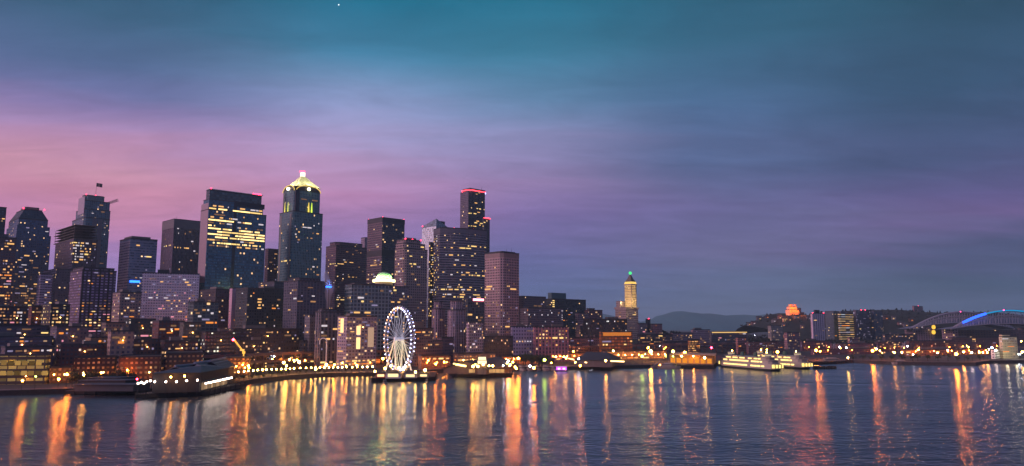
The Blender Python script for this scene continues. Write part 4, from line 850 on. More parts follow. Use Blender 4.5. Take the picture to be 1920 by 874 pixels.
def added_wall_lamps(T, n, z=7.0, col=(1, .30, .035), L=110, rad=.42, out=3.0, face='r'):  # lamps added in front of the facades to give them amber glow
    m_ = emis('wall_lamp_%d' % int(L + col[1] * 1000), col, L, True)
    for k in range(n):
        t_ = (k + .5) / n
        q = (T.C + T.dr * T.Lr * t_ - T.dl * out) if face == 'r' else (T.C + T.dl * T.Ll * t_ - T.dr * out)
        z_ = TZ(q.x, q.y) + z; mb = MB(); mb.ball((q.x, q.y, z_), rad, 6, 4); l_ = mb.build('wall_lamp', m_, T.root)
        e = q + (T.dl if face == 'r' else T.dr) * out; mb = MB(); mb.tube([(q.x, q.y, z_ + rad), (e.x, e.y, z_ + rad + .6)], .08, 4); mb.build('lamp_arm', M_dark, l_)
for r_ in [o for o in COL.objects if o.parent is None and o.get('label') in {w[1] for w in WF}]:
    T = TW[r_.name]; n_ = max(2, int(T.Lr / (9 if T.C.x > -270 else 14)))
    added_wall_lamps(T, min(n_, 9), 6.5, (1, .30, .035) if n_ % 2 else (1, .42, .08), 150 if T.Y > 780 else 90, .45)
# long pale roofed market building behind the elevated road
T = bld('market_building', 'long building with a pinkish pale roof band and tall lit windows behind the elevated road', 486, 492, 606, 651, 860, (.40, .28, .27), (.6, .4, .12), bay=9, st=9, wf=.8, hf=.8, lit=0, ang=20)
added_wall_lamps(T, 9, 9, (1, .45, .12), 150, .5, 4)
T.band(651, 658.5, mat('pale_roof_band', (.55, .40, .40), .7), .5)
for k in range(8): T.strip('r', .07 + .122 * k, .10, 660.5, 668, emis('market_glow', (1, .66, .22), 1.1 if k % 3 else 1.6), 'lit_window', .35)
T = bld('market_building', 'second pale roofed hall continuing right towards the wheel behind the elevated road', 606, 612, 716, 657, 880, (.30, .20, .18), bay=9, st=9, wf=.8, hf=.8, lit=0, ang=20)
for k in range(8): T.strip('r', .07 + .122 * k, .10, 662, 667, emis('market_dim', (1, .55, .22), .7), 'lit_window', .35)
for T_ in [x_ for x_ in TW.values() if x_.Y < 770 and x_.root.get('category') == 'building' and x_.root['label'] not in {w[1] for w in WF}]:
    q = T_.C; hgt_ = T_.z - TZ(q.x, q.y)
    added_wall_lamps(T_, 2, 6.0, (1, .30, .035), 90, .4, 2.5); added_wall_lamps(T_, 1, max(4, hgt_ * .8), (1, .42, .08), 60, .35, 1.5)
for T_ in SHEDL: added_wall_lamps(T_, 5 if 'orange lit' in T_.root['label'] else 3, 6.5, (1, .26, .025), 200 if 'orange lit' in T_.root['label'] else 120, .55, 4)
# ================================================================== elevated road
vp = [(-100, 676), (0, 675), (100, 673), (260, 671), (360, 669), (560, 661.5), (720, 658), (900, 652.5), (1100, 650), (1250, 646), (1400, 644)]
VZ = 18.0; V = []
for a, b_ in vp: g = G(a, b_, VZ); V.append(Vector((g.x, g.y)))
def resample(P, step):
    out = [P[0]]; 
    for a, b_ in zip(P, P[1:]):
        n = max(1, int((b_ - a).length / step))
        for i in range(1, n + 1): out.append(a.lerp(b_, i / n))
    return out
VR = resample(V, 22)
el = thing('elevated_road', 'long double deck concrete elevated road running behind the piers', 'viaduct', (V[3].x, V[3].y, 3))
M_via = mat('viaduct_concrete', (.17, .125, .115), .9, noise=.5, scale=.15)
def deck(P, w, z, th, par, name):
    mb = MB()
    for a, b_ in zip(P, P[1:]):
        d = (b_ - a).normalized(); n = Vector((-d.y, d.x)) * w / 2
        q = [a - n, b_ - n, b_ + n, a + n]; mb.prism(q, z - th, z, bottom=True)
        for s_ in (-1, 1): e = n * s_; f = n * (s_ * .96); mb.prism([a + f, b_ + f, b_ + e, a + e] if s_ < 0 else [a + e, b_ + e, b_ + f, a + f][::-1], z, z + par)
    return mb.build(name, M_via, el)
deck(VR, 13, VZ, 1.4, 1.0, 'upper_deck'); deck(VR, 13, 11.0, 1.3, 1.0, 'lower_deck')
colm = None; cnt = 0
for i, p_ in enumerate(VR[::1]):
    d = (VR[min(i + 1, len(VR) - 1)] - VR[max(0, i - 1)]).normalized(); n = Vector((-d.y, d.x)) * 5.6
    if cnt >= 96: break
    if colm is None:
        mb = MB()
        for s_ in (-1, 1): mb.box(0, s_ * 5.6, 8.2, 1.5, 1.5, 16.6)
        mb.box(0, 0, 15.9, 1.6, 12.6, 1.2); mb.box(0, 0, 9.1, 1.6, 12.6, 1.1); colm = mb.build('portal_frame', M_via, el, local=True); o = colm
    else: o = bpy.data.objects.new('portal_frame', colm.data); COL.objects.link(o); o.parent = el
    o.location = (p_.x - el.location.x, p_.y - el.location.y, 0); o.rotation_euler = (0, 0, math.atan2(d.y, d.x)); cnt += 1
# ================================================================== red vertical sign, orange signs, crane
def post_sign(name, label, px, py0, py1, w, m, cat='sign', h0=6):
    p_ = march(px, py1, h0); z0 = p_.z; z1 = at(px, py0, p_.y).z
    o = thing(name, label, cat, (p_.x, p_.y, z0 - h0)); mb = MB()
    mb.tube([(p_.x, p_.y + .5, z0 - h0 - 1), (p_.x, p_.y + .5, z1)], .3, 5); mb.build('post', M_dark, o)
    mb = MB(); mb.box(p_.x, p_.y, (z0 + z1) / 2, w, .6, z1 - z0); mb.build('lit_panel', m, o); return o
post_sign('neon_sign', 'tall red neon sign standing among the low blocks on the left', 184, 604, 623, 2.2, emis('sign_red', (1, .02, .10), 3.2))
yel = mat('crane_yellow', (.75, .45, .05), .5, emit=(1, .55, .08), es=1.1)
a_ = at(457, 661, 690); b_ = at(438, 637, 690)
crane('yellow crane with a lit leaning boom and red tip lamp beside the elevated road', (a_.x, 690, 3), b_, a_.z, 1.0, yel)
lamp_xyz((b_.x, 689, b_.z - 3), 'red', 3, 1.1, 'red warning lamp at the tip of the yellow crane boom', None, 'lamp', nm='pier_lamp')
# white arched pipe
g0 = at(601, 655, 735); mb = MB(); pts = [(g0.x - 1 + 3.4 * (1 - math.cos(math.pi * i / 10)) , 735, at(601, 640, 735).z + 3.0 * math.sin(math.pi * i / 10)) for i in range(11)]
mb.tube([(pts[0][0], 735, pts[0][2] - 3)] + pts + [(pts[-1][0], 735, 3)], .55, 8); tag(mb.build('arched_pipe', M_white), 'white hooked pipe standing up behind the elevated road', 'pipe')
# steam plume
sm = bpy.data.materials.new('steam'); sm.use_nodes = True; t = sm.node_tree; t.nodes.clear(); vs = N(t, 'ShaderNodeVolumePrincipled'); vs.inputs['Color'].default_value = (.85, .8, .9, 1); vs.inputs['Density'].default_value = .11; vs.inputs['Anisotropy'].default_value = .2
o_ = N(t, 'ShaderNodeOutputMaterial'); t.links.new(vs.outputs[0], o_.inputs['Volume'])
mb = MB(); b0 = at(614, 582, 790); pr = []
for i, (px, py, r_) in enumerate([(614, 582, 1.2), (615, 574, 2.0), (616, 565, 2.6), (615.5, 556, 3.4), (617, 548, 4.2), (618, 540, 4.4), (616, 532, 3.8), (613, 525, 3.6), (611, 518, 3.4), (612, 511, 2.6), (613, 507, 1.0)]):
    q = at(px, py, 790); pr.append((q.x, 790, q.z, r_))
n = 12; rings = []
for i, (x, y, z, r_) in enumerate(pr):
    rings.append(len(mb.v)); mb.v += [(x + r_ * math.cos(k * 6.2832 / n) * (1 + .25 * math.sin(k * 2.3 + i * 1.7)), y + r_ * math.sin(k * 6.2832 / n) * (1 + .2 * math.sin(k * 3.1 + i)), z) for k in range(n)]
for a, b_ in zip(rings, rings[1:]):
    for k in range(n): mb.f.append((a + k, a + (k + 1) % n, b_ + (k + 1) % n, b_ + k)); mb.uv += [(0, 0)] * 4
mb.f.append(tuple(rings[0] + k for k in reversed(range(n)))); mb.uv += [(0, 0)] * n; mb.f.append(tuple(rings[-1] + k for k in range(n))); mb.uv += [(0, 0)] * n
tag(mb.build('steam', sm), 'pale steam plume rising from a roof, blue lit low down', 'steam', kind='stuff')
q = at(617, 538, 785); mb = MB(); mb.box(q.x, 783.5, q.z, 6, .5, 1.6); sgn = mb.build('blue_rooftop_sign', emis('blue_sign', (.02, .14, 1.0), 5)); tag(sgn, 'glowing blue sign bar in front of the steam plume', 'sign')
mb = MB(); mb.tube([(q.x, 784.2, q.z - .5), (q.x, 784.2, at(617, 580, 784).z - 8)], .3, 5); mb.build('post', M_dark, sgn)
plight((q.x, 786, q.z + 4), (.1, .25, 1), 3000, 1, parent=sgn)
# ================================================================== piers
M_deck = mat('pier_timber', (.055, .045, .045), .9, noise=.5, scale=.6)
M_pile = mat('pier_pile', (.03, .026, .025), .9)
def pier(label, corners, z=3.3, sk=2.0, npile=7):
    """corners: ground pixels of the near edge corners or world points, CCW"""
    P = [Vector(c) for c in corners]; c0 = sum(P, Vector((0, 0))) / len(P)
    o = thing('pier', label, 'pier', (c0.x, c0.y, 0)); mb = MB(); mb.prism(P, z - .7, z, bottom=True); mb.build('deck', M_deck, o)
    mb = MB(); e = [c0 + (q - c0) * 1.002 for q in P]
    for a, b_ in zip(e, e[1:] + e[:1]): mb.quadwall(a, b_, .5, z - .5)
    mb.build('fender_wall', M_pile, o)
    pm = None
    for a, b_ in zip(P, P[1:] + P[:1]):
        n = max(2, min(npile, int((b_ - a).length / 5)))
        for i in range(n):
            q = a.lerp(b_, i / n)
            if q.y > shoreY(q.x): continue
            if pm is None: mb = MB(); mb.tube([(0, 0, -2), (0, 0, z + .9)], .3, 6); k = mb.build('pile', M_pile, o, local=True); pm = k.data
            else: k = bpy.data.objects.new('pile', pm); COL.objects.link(k); k.parent = o
            d = (q - c0).normalized() * .35; k.location = (q.x + d.x - c0.x, q.y + d.y - c0.y, 0)
    return o
def g2(px, py, z=0): q = G(px, py, z); return (q.x, q.y)
D45 = Vector((.72, .69))
def quad_from(pxl, pxr, dl, dr=None):
    a, b_ = Vector(g2(*pxl)), Vector(g2(*pxr)); dr = dr or dl
    return [a, b_, b_ + Vector(dr), a + Vector(dl)]
# big hall pier (far left)
pA = pier('broad timber pier under the big dark gabled hall at lower left', quad_from((254, 749), (392, 741), (8, 60), (2, 60)))
a, b_ = Vector(g2(254, 749)), Vector(g2(392, 741))
M_hallw = mat('hall_cladding', (.022, .02, .026), .8, noise=.4, scale=.3); M_hroof = mat('hall_roof', (.06, .068, .095), .55, noise=.25, scale=.15)
H_ = thing('pier_hall', 'big dark gabled hall on the lower left pier with three stepped roofs and lit side', 'hall', ((a.x + b_.x) / 2, a.y + 20, 3.3))
def hall(px0, px1, Y0, Y1, ze, zr, shift, name='wall', rw=1.0):
    """hall with its gable end facing the camera; goes back along a slanted axis"""
    A = at(px0, 720, Y0); B = at(px1, 720, Y0); w = B.x - A.x; m = Vector(((A.x + B.x) / 2, Y0)); e = Vector((m.x + shift, Y1))
    mb = MB(); mb.gable(m, e, w, 3.3, ze, zr); mb.build(name, M_hallw, H_)
    mb = MB(); mb.gable_roof(m, e, w, ze, zr, 1.0, .5); rf_ = mb.build('roof', M_hroof, H_)
    mb = MB(); mb.tube([(m.x, m.y - 1.2, zr + .5), (e.x, e.y + 1, zr + .5)], .9, 6); mb.build('ridge_skylight', mat('skylight', (.22, .24, .30), .3), rf_)
    d_ = (e - m).normalized(); n_ = Vector((d_.y, -d_.x))
    for f_ in (.3, .62):
        q0 = m + n_ * w * .5 * f_; q1 = e + n_ * w * .5 * f_; zz_ = zr + (ze - zr) * f_ + .45; mb = MB(); mb.tube([(q0.x, q0.y, zz_), (q1.x, q1.y, zz_)], .35, 5); mb.build('roof_seam', mat('skylight', (.22, .24, .30), .3), rf_)
    return rf_
def zpy(py, Y): return at(960, py, Y).z
# front block: wide low wall, hipped dark roof
A, B = at(286, 720, 478), at(374, 720, 486); C_, D = at(428, 700, 545), at(352, 700, 560)
poly = [Vector(v[:2]) for v in (A, B, C_, D)]
mb = MB(); mb.prism(poly, 3.3, zpy(700, 478), cap=False); mb.build('front_wall', M_hallw, H_)
zf = zpy(700, 478); mid0 = (poly[0] + poly[1]) / 2 + Vector((8, 18)); mid1 = (poly[2] + poly[3]) / 2 - Vector((6, 10)); zr = zpy(686, 500)
mb = MB(); E = [(p_.x, p_.y, zf) for p_ in [poly[0] + Vector((-1, -1)), poly[1] + Vector((1, -1)), poly[2] + Vector((1, 1)), poly[3] + Vector((-1, 1))]]; m0, m1 = (mid0.x, mid0.y, zr), (mid1.x, mid1.y, zr)
mb.face([E[0], E[1], m0]); mb.face([E[1], E[2], m1, m0]); mb.face([E[2], E[3], m1]); mb.face([E[3], E[0], m0, m1]); mb.face(E[::-1]); mb.build('hipped_roof', M_hroof, H_)
hall(306, 350, 512, 550, zpy(699, 512), zpy(688, 512), 4, 'rear_wall'); hall(342, 386, 528, 572, zpy(696, 528), zpy(682, 528), -2, 'rear_wall'); hall(374, 412, 545, 592, zpy(693, 545), zpy(678, 545), -8, 'rear_wall')
mb = MB(); d = (poly[2] - poly[1]).normalized(); nn_ = Vector((d.y, -d.x)) * .3; p0_ = poly[1] + d * 3 + nn_; p1_ = poly[2] - d * 2 + nn_
L_ = (p1_ - p0_).length
for k in range(9):
    x0_, x1_ = p0_ + d * L_ * (k + .1) / 9, p0_ + d * L_ * (k + .9) / 9
    mb = MB(); mb.prism([x0_, x1_, x1_ - nn_ * .7, x0_ - nn_ * .7], 4.2, 8.6, bottom=True); mb.build('side_window', emis('hall_glow' if k % 2 else 'hall_dim', (1, .62, .34), .5 if k % 2 else .25), H_)
mb = MB(); mb.prism([p0_, p1_, p1_ + nn_ * 10, p0_ + nn_ * 10], 9.3, 9.8, bottom=True); mb.build('awning', M_conc, H_)
for k in range(12):
    q = p0_.lerp(p1_, k / 11) + nn_ * 9
    lamp_xyz((q.x, q.y, 3.3), 'pinkish', 5.2, .55, 'white bulb in the close row along the lit side of the big pier hall', 'bulbs along the side of the big pier hall', 'lamp', nm='pier_lamp')
for px, py in ((290, 716), (311, 716), (331, 716), (350, 714), (370, 713), (259, 719), (265, 717), (270, 719), (275, 716), (282, 714)):
    Yq = 476 if px > 285 else 473; q = at(px, py, Yq); lamp_xyz((q.x, Yq, 3.3), 'pinkish', round(q.z - 3.3, 1), .6, 'white bulb on a short post along the front edge of the big hall pier', 'bulbs along the front of the big hall pier', 'lamp', nm='pier_lamp')
for px, py in ((321, 707), (347, 705)): q = at(px, py, 477); lamp_xyz((q.x, 476.5, 3.3), 'amber', round(q.z - 3.3, 1), .5, 'yellow lamp high against the dark front wall of the big pier hall', 'yellow lamps on the big pier hall front', 'lamp', nm='pier_lamp')
q = at(257, 711, 472); lamp_xyz((q.x, 472, 3.3), 'red', round(q.z - 3.3, 1), .55, 'red lamp above the left end of the bulbs on the big hall pier', None, 'lamp', nm='pier_lamp')
# small grey pier shed (left of it)
pB_ = pier('low dark pier left of the big hall pier', quad_from((120, 741), (256, 740), (20, 60), (20, 60)), z=3.1)
S_ = thing('pier_shed', 'low grey flat sheds on the dark pier left of the big hall', 'shed', (G(190, 735).x, 505, 3))
for (x0_, x1_, y_, Y_) in ((140, 250, 722, 492), (150, 235, 714, 505), (165, 225, 709, 520)):
    A, B = at(x0_, y_, Y_), at(x1_, y_, Y_); mb = MB(); mb.prism([A.xy, B.xy, B.xy + Vector((6, 10)), A.xy + Vector((6, 10))], 3.2, A.z, bottom=True); w_ = mb.build('wall', mat('shed_cladding', (.05, .055, .07), .8), S_)
    mb = MB(); mb.prism([A.xy + Vector((-1, -1)), B.xy + Vector((1, -1)), B.xy + Vector((7, 11)), A.xy + Vector((5, 11))], A.z + .02, A.z + .5, bottom=True); mb.build('roof', M_hroof, S_)
# wheel pier
wl, wr = Vector(g2(697, 717)), Vector(g2(816, 714))
pC = pier('dark timber pier carrying the ferris wheel', [wl, wr, wr + Vector((-6, 75)), wl + Vector((-8, 95))], z=3.4, npile=14)
# mid pier with gabled shed
ml, mr = Vector(g2(857, 709)), Vector(g2(960, 707))
pD = pier('dark pier with a gabled shed and lit signal cabin, right of the wheel', [Vector(g2(842, 700)), ml, mr, mr + Vector((0, 70)), Vector(g2(842, 700)) + Vector((20, 60))], z=3.4, npile=14)
M_shr = mat('shed_roof_dark', (.05, .052, .065), .8, noise=.3, scale=.2)
S_ = thing('pier_shed', 'dark gabled pier shed with orange lit eaves right of the ferris wheel', 'shed', (at(900, 700, 670).x, 690, 3.4))
A = at(872, 700, 668); B = at(930, 700, 745); mb = MB(); mb.gable((A.x, 668), (at(935, 690, 745).x, 745), 42, 3.4, zpy(692, 668), zpy(677, 668)); mb.build('wall', mat('shed_wall', (.12, .08, .07), .85), S_)
mb = MB(); mb.gable_roof((A.x, 668), (at(935, 690, 745).x, 745), 42, zpy(692, 668), zpy(677, 668), 1.5); mb.build('roof', M_shr, S_)
for (x0_, x1_, yy, dy, Yq, kk) in ((851, 873, 682.5, 4, 662, 'awn_gold'),):
    pp = [at(x0_, yy, Yq + 12), at(x1_, yy + dy, Yq - 2)]; mb = MB(); mb.tube(pp, .9, 6); mb.build('lit_awning', emis('awn_gold', (1, .66, .2), 5), S_)
for k in range(8):
    xq = 882 + k * 8.5; q = at(xq, 697, 656); mb = MB(); mb.box(q.x, 656 + 9, 6.2, 3.6, .4, 3.0); mb.build('lit_opening', emis('awn_dim', (1, .55, .2), .7), S_)
S2 = thing('signal_cabin', 'small pale lit cabin standing over the dark gabled pier shed', 'cabin', (at(905, 675, 664).x, 664, 3.4))
q = at(904, 675, 664); mb = MB(); mb.box(q.x, 664, (3.4 + zpy(682, 664)) / 2, 8, 6, zpy(682, 664) - 3.4); mb.build('wall', M_conc, S2)
for yy, kk in ((679, 'cab1'), (672, 'cab2')):
    mb = MB(); mb.box(q.x, 664, zpy(yy, 664), 7.6 if yy > 675 else 6.4, 5.6, 2.6); mb.build('lit_window', emis('cabin_glow', (1, .78, .42), 1.8), S2)
mb = MB(); mb.box(q.x, 664, zpy(668.5, 664), 7.4, 6.6, .6); mb.box(q.x, 664, zpy(675.4, 664), 8.4, 6.4, .5); mb.build('roof', M_conc, S2)
# round roofed pier shed
rl, rr = Vector(g2(1062, 689)), Vector(g2(1172, 690))
pE = pier('dark pier under the wide hipped shed right of the purple booth', [Vector(g2(1068, 686)), Vector(g2(1105, 693)), rr, rr + Vector((10, 45)), Vector(g2(1068, 686)) + Vector((30, 40))], z=3.4, npile=14)
S_ = thing('pier_shed', 'wide dark hipped shed with white and gold lamps along both eaves', 'shed', (at(1115, 680, 800).x, 800, 3.4))
A, B, C_, D = at(1078, 690, 788), at(1146, 690, 776), at(1162, 690, 840), at(1092, 690, 850); ze = 3.4 + 7; P_ = [v.xy for v in (A, B, C_, D)]
mb = MB(); mb.prism(P_, 3.4, ze, cap=False); mb.build('wall', mat('shed_wall2', (.10, .08, .08), .85), S_)
zr = zpy(661, 800); r0, r1 = (P_[0] + P_[3]) / 2 + Vector((9, 0)), (P_[1] + P_[2]) / 2 - Vector((9, 0)); mb = MB(); E = [(v.x, v.y, ze) for v in [P_[0] + Vector((-2, -2)), P_[1] + Vector((2, -2)), P_[2] + Vector((2, 2)), P_[3] + Vector((-2, 2))]]
r0, r1 = (r0.x, r0.y, zr), (r1.x, r1.y, zr); mb.face([E[0], E[1], r1, r0]); mb.face([E[1], E[2], r1]); mb.face([E[2], E[3], r0, r1]); mb.face([E[3], E[0], r0]); mb.face(E[::-1]); mb.build('roof', M_shr, S_)
mb = MB(); mb.tube([at(1066, 672, 815), at(1100, 680, 782)], .6, 5); mb.tube([at(1145, 677, 776), at(1170, 678, 790)], .7, 5); mb.build('eaves_lights', emis('eaves_gold', (1, .60, .24), 4.5), S_)
# purple booth on the quay
q = G(1053, 693, 2); B_ = thing('harbour_booth', 'small waterside booth glowing magenta and violet', 'booth', (q.x, q.y + 3, 0))
mb = MB(); mb.box(q.x, q.y + 4, .9, 12, 7, 1.0); mb.build('float', M_pile, B_)
mb = MB(); mb.box(q.x, q.y + 4, 3.0, 10.4, 5, 3.2); mb.build('wall', emis('booth_lit', (.62, .07, .95), 1.6, True), B_)
mb = MB(); mb.box(q.x, q.y + 4, 4.9, 11.6, 6.4, .5); mb.build('roof', M_pale, B_)
mb = MB(); mb.box(q.x - 2.5, q.y + 1.3, 2.8, 2.6, .3, 1.6); mb.box(q.x + 2.5, q.y + 1.3, 2.8, 2.6, .3, 1.6); mb.build('window', emis('booth_win', (1, .6, 1), 2.5), B_)
# ferry dock glowing orange
fl, fr = Vector(g2(1232, 690)), Vector(g2(1338, 691))
pF = pier('dark wharf in front of the glowing orange ferry dock', [fl, fr, fr + Vector((20, 60)), fl + Vector((10, 70))], z=3.4, npile=14)
S_ = thing('ferry_terminal', 'long low ferry terminal glowing bright orange left of the ferries', 'terminal', (at(1300, 680, 850).x, 850, 3.4))
A, B = at(1256, 680, 862), at(1336, 680, 838); mb = MB(); mb.prism([A.xy, B.xy, B.xy + Vector((12, 30)), A.xy + Vector((12, 30))], 3.3, zpy(666, 850), bottom=True); mb.build('wall', mat('terminal_wall', (.5, .26, .10), .8), S_)
mb = MB(); mb.prism([A.xy - Vector((1.5, 8)), B.xy + Vector((1.5, -8)), B.xy + Vector((13, 31)), A.xy + Vector((11, 31))], zpy(666, 850) + .05, zpy(663.5, 850) + .3, bottom=True); mb.build('roof', mat('terminal_roof', (.35, .24, .16), .7), S_)
dd_ = (B.xy - A.xy)
for k in range(7):
    e0 = A.xy + dd_ * (k + .15) / 7; e1 = A.xy + dd_ * (k + .85) / 7; mb = MB(); mb.prism([e0 - Vector((0, .4)), e1 - Vector((0, .4)), e1, e0], 4.2, 9.4, bottom=True); mb.build('dock_opening', emis('dock_glow', (1, .34, .03), 1.3 if k % 2 else .9), S_)
# ================================================================== ferris wheel
wc2 = Vector((G(748, 706, 4).x, 640)); wc = at(748, 636, 640); RW = 61 * 640 / FPX * .985
FW = thing('ferris_wheel', 'tall ferris wheel rimmed with white blue and orange lights on its pier', 'ferris wheel', (wc.x, wc.y, 3.4))
wd = Vector((.56, -.828, 0)).normalized(); wn_ = Vector((.828, .56, 0)); up = Vector((0, 0, 1))
def wp(a, r, off): return Vector(wc) + wd * (r * math.cos(a)) + up * (r * math.sin(a)) + wn_ * off
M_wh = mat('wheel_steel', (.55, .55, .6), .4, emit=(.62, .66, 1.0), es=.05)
for off in (-1.6, 1.6):
    mb = MB(); mb.tube([wp(i * 2 * math.pi / 84, RW - 1.6, off) for i in range(85)], .22, 5, caps=False); mb.build('rim', M_wh, FW)
mb = MB()
for i in range(42):
    a = i * 2 * math.pi / 42; mb.tube([wp(a, RW - 1.6, -1.6), wp(a, RW - 1.6, 1.6)], .12, 4); mb.tube([wp(a, RW - 1.6, -1.6), wp(a + math.pi / 42, RW - 1.6, 1.6)], .08, 4)
mb.build('rim_lacing', M_wh, FW)
# each spoke pair; the LED strings along them brighten towards the foot of the wheel
e_hi, e_lo, e_up = emis('spoke_bright', (1.0, .84, .60), 1.0), emis('spoke_mid', (.90, .78, .80), .72), emis('spoke_dim', (.60, .54, .72), .68)
for i in range(21):
    a = i * 2 * math.pi / 21 + .07; sn = math.sin(a)
    for off in (-1, 1):
        mb = MB(); mb.tube([wp(a, 1.2, off * 3.0), wp(a, RW - 1.6, off * 1.6)], (.19 if sn < -.35 else .17), 4, caps=False); mb.build('spoke', e_hi if sn < -.45 else (e_lo if sn < .05 else e_up), FW)
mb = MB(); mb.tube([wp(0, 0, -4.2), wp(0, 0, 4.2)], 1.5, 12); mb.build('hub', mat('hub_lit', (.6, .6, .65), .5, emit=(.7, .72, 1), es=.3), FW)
for off in (-1, 1):
    for s_ in (-1, 1):
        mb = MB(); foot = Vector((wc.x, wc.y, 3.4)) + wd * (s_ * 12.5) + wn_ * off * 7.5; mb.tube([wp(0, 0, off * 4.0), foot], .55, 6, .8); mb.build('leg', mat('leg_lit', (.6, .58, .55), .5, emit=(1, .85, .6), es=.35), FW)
LEDW, LEDB, LEDO = emis('led_white', (.82, .82, 1), 6), emis('led_blue', (.40, .42, 1), 6.0), emis('led_orange', (1, .42, .16), 4.0)
lb = {}
for i in range(48):
    a = i * 2 * math.pi / 48
    for off in (-1, 1):
        m_ = (LEDW if off < 0 else LEDB) if (i % 2 == 0) else (LEDO if math.cos(a) < .3 else LEDW if off > 0 else LEDB)
        if m_.name not in lb: mb = MB(); mb.box(0, 0, 0, 1.3, .6, .6); o = mb.build('rim_light', m_, FW, local=True); lb[m_.name] = o.data
        else: o = bpy.data.objects.new('rim_light', lb[m_.name]); COL.objects.link(o); o.parent = FW
        o.location = wp(a + (.03 if off > 0 else 0), RW - 1.0, off * 1.7) - FW.location; o.rotation_euler = (0, -a, math.atan2(wd.y, wd.x))
gm = None
for i in range(42):
    a = i * 2 * math.pi / 42 + .04; q = wp(a, RW + .8, 0) - Vector((0, 0, .9))
    if gm is None: mb = MB(); mb.lathe((0, 0, 0), [(.3, -1.1), (.95, -.8), (1.05, 0), (.95, .8), (.3, 1.1)], 8); mb.box(0, 0, 1.4, .3, 1.6, .5); g = mb.build('gondola', mat('gondola_shell', (.25, .26, .3), .3), FW, local=True); gm = g.data
    else: g = bpy.data.objects.new('gondola', gm); COL.objects.link(g); g.parent = FW
    g.location = q - FW.location
# booths and bright lamps under the wheel
for i, (px, py, k, r_) in enumerate([(733, 686, 'globe', .8), (748, 690, 'globe', .9), (756, 694, 'amber', .6), (703, 697, 'globe', .7), (742, 696, 'amber', .5), (760, 687, 'globe', .6), (722, 691, 'amber', .8), (769, 696, 'amber', .7), (779, 697, 'globe', .8), (797, 694, 'globe', 1.0), (718, 672, 'amber', .8)]):
    Yq = 612 + (i % 4) * 9; q = at(px, py, Yq); lamp_xyz((q.x, Yq, 3.4), k, round(max(3.5, q.z - 3.4), 0), r_, 'bright %s lamp at the foot of the ferris wheel' % ('golden' if k == 'globe' else 'amber'), 'lamps at the foot of the ferris wheel, ' + k, 'lamp', nm='pier_lamp')
for px, py, Y_, w_, h_, lab, m_ in ((715, 703, 618, 8, 4, 'small red roofed kiosk left of the wheel base', mat('kiosk_red', (.35, .05, .04), .6)), (770, 703, 616, 10, 4, 'long pale kiosk right of the wheel base', M_pale), (738, 702, 612, 12, 5, 'ticket hall directly below the wheel hub', M_pale), (795, 702, 622, 8, 3.6, 'grey kiosk at the right end of the wheel pier', M_conc)):
    q = at(px, py, Y_); K = thing('kiosk', lab, 'kiosk', (q.x, Y_, 3.4)); mb = MB(); mb.box(q.x, Y_, 3.4 + h_ / 2, w_, 5, h_); mb.build('wall', m_, K); mb = MB(); mb.lathe((q.x, Y_, 3.4 + h_), [(w_ * .75, 0), (.4, 2.2)], 4, R(45)); mb.build('roof', M_roof, K)
    mb = MB(); mb.box(q.x, Y_ - 2.6, 3.4 + h_ * .5, w_ * .7, .3, h_ * .5); mb.build('serving_hatch', emis('hatch_glow', (1, .72, .35), 1.6), K)
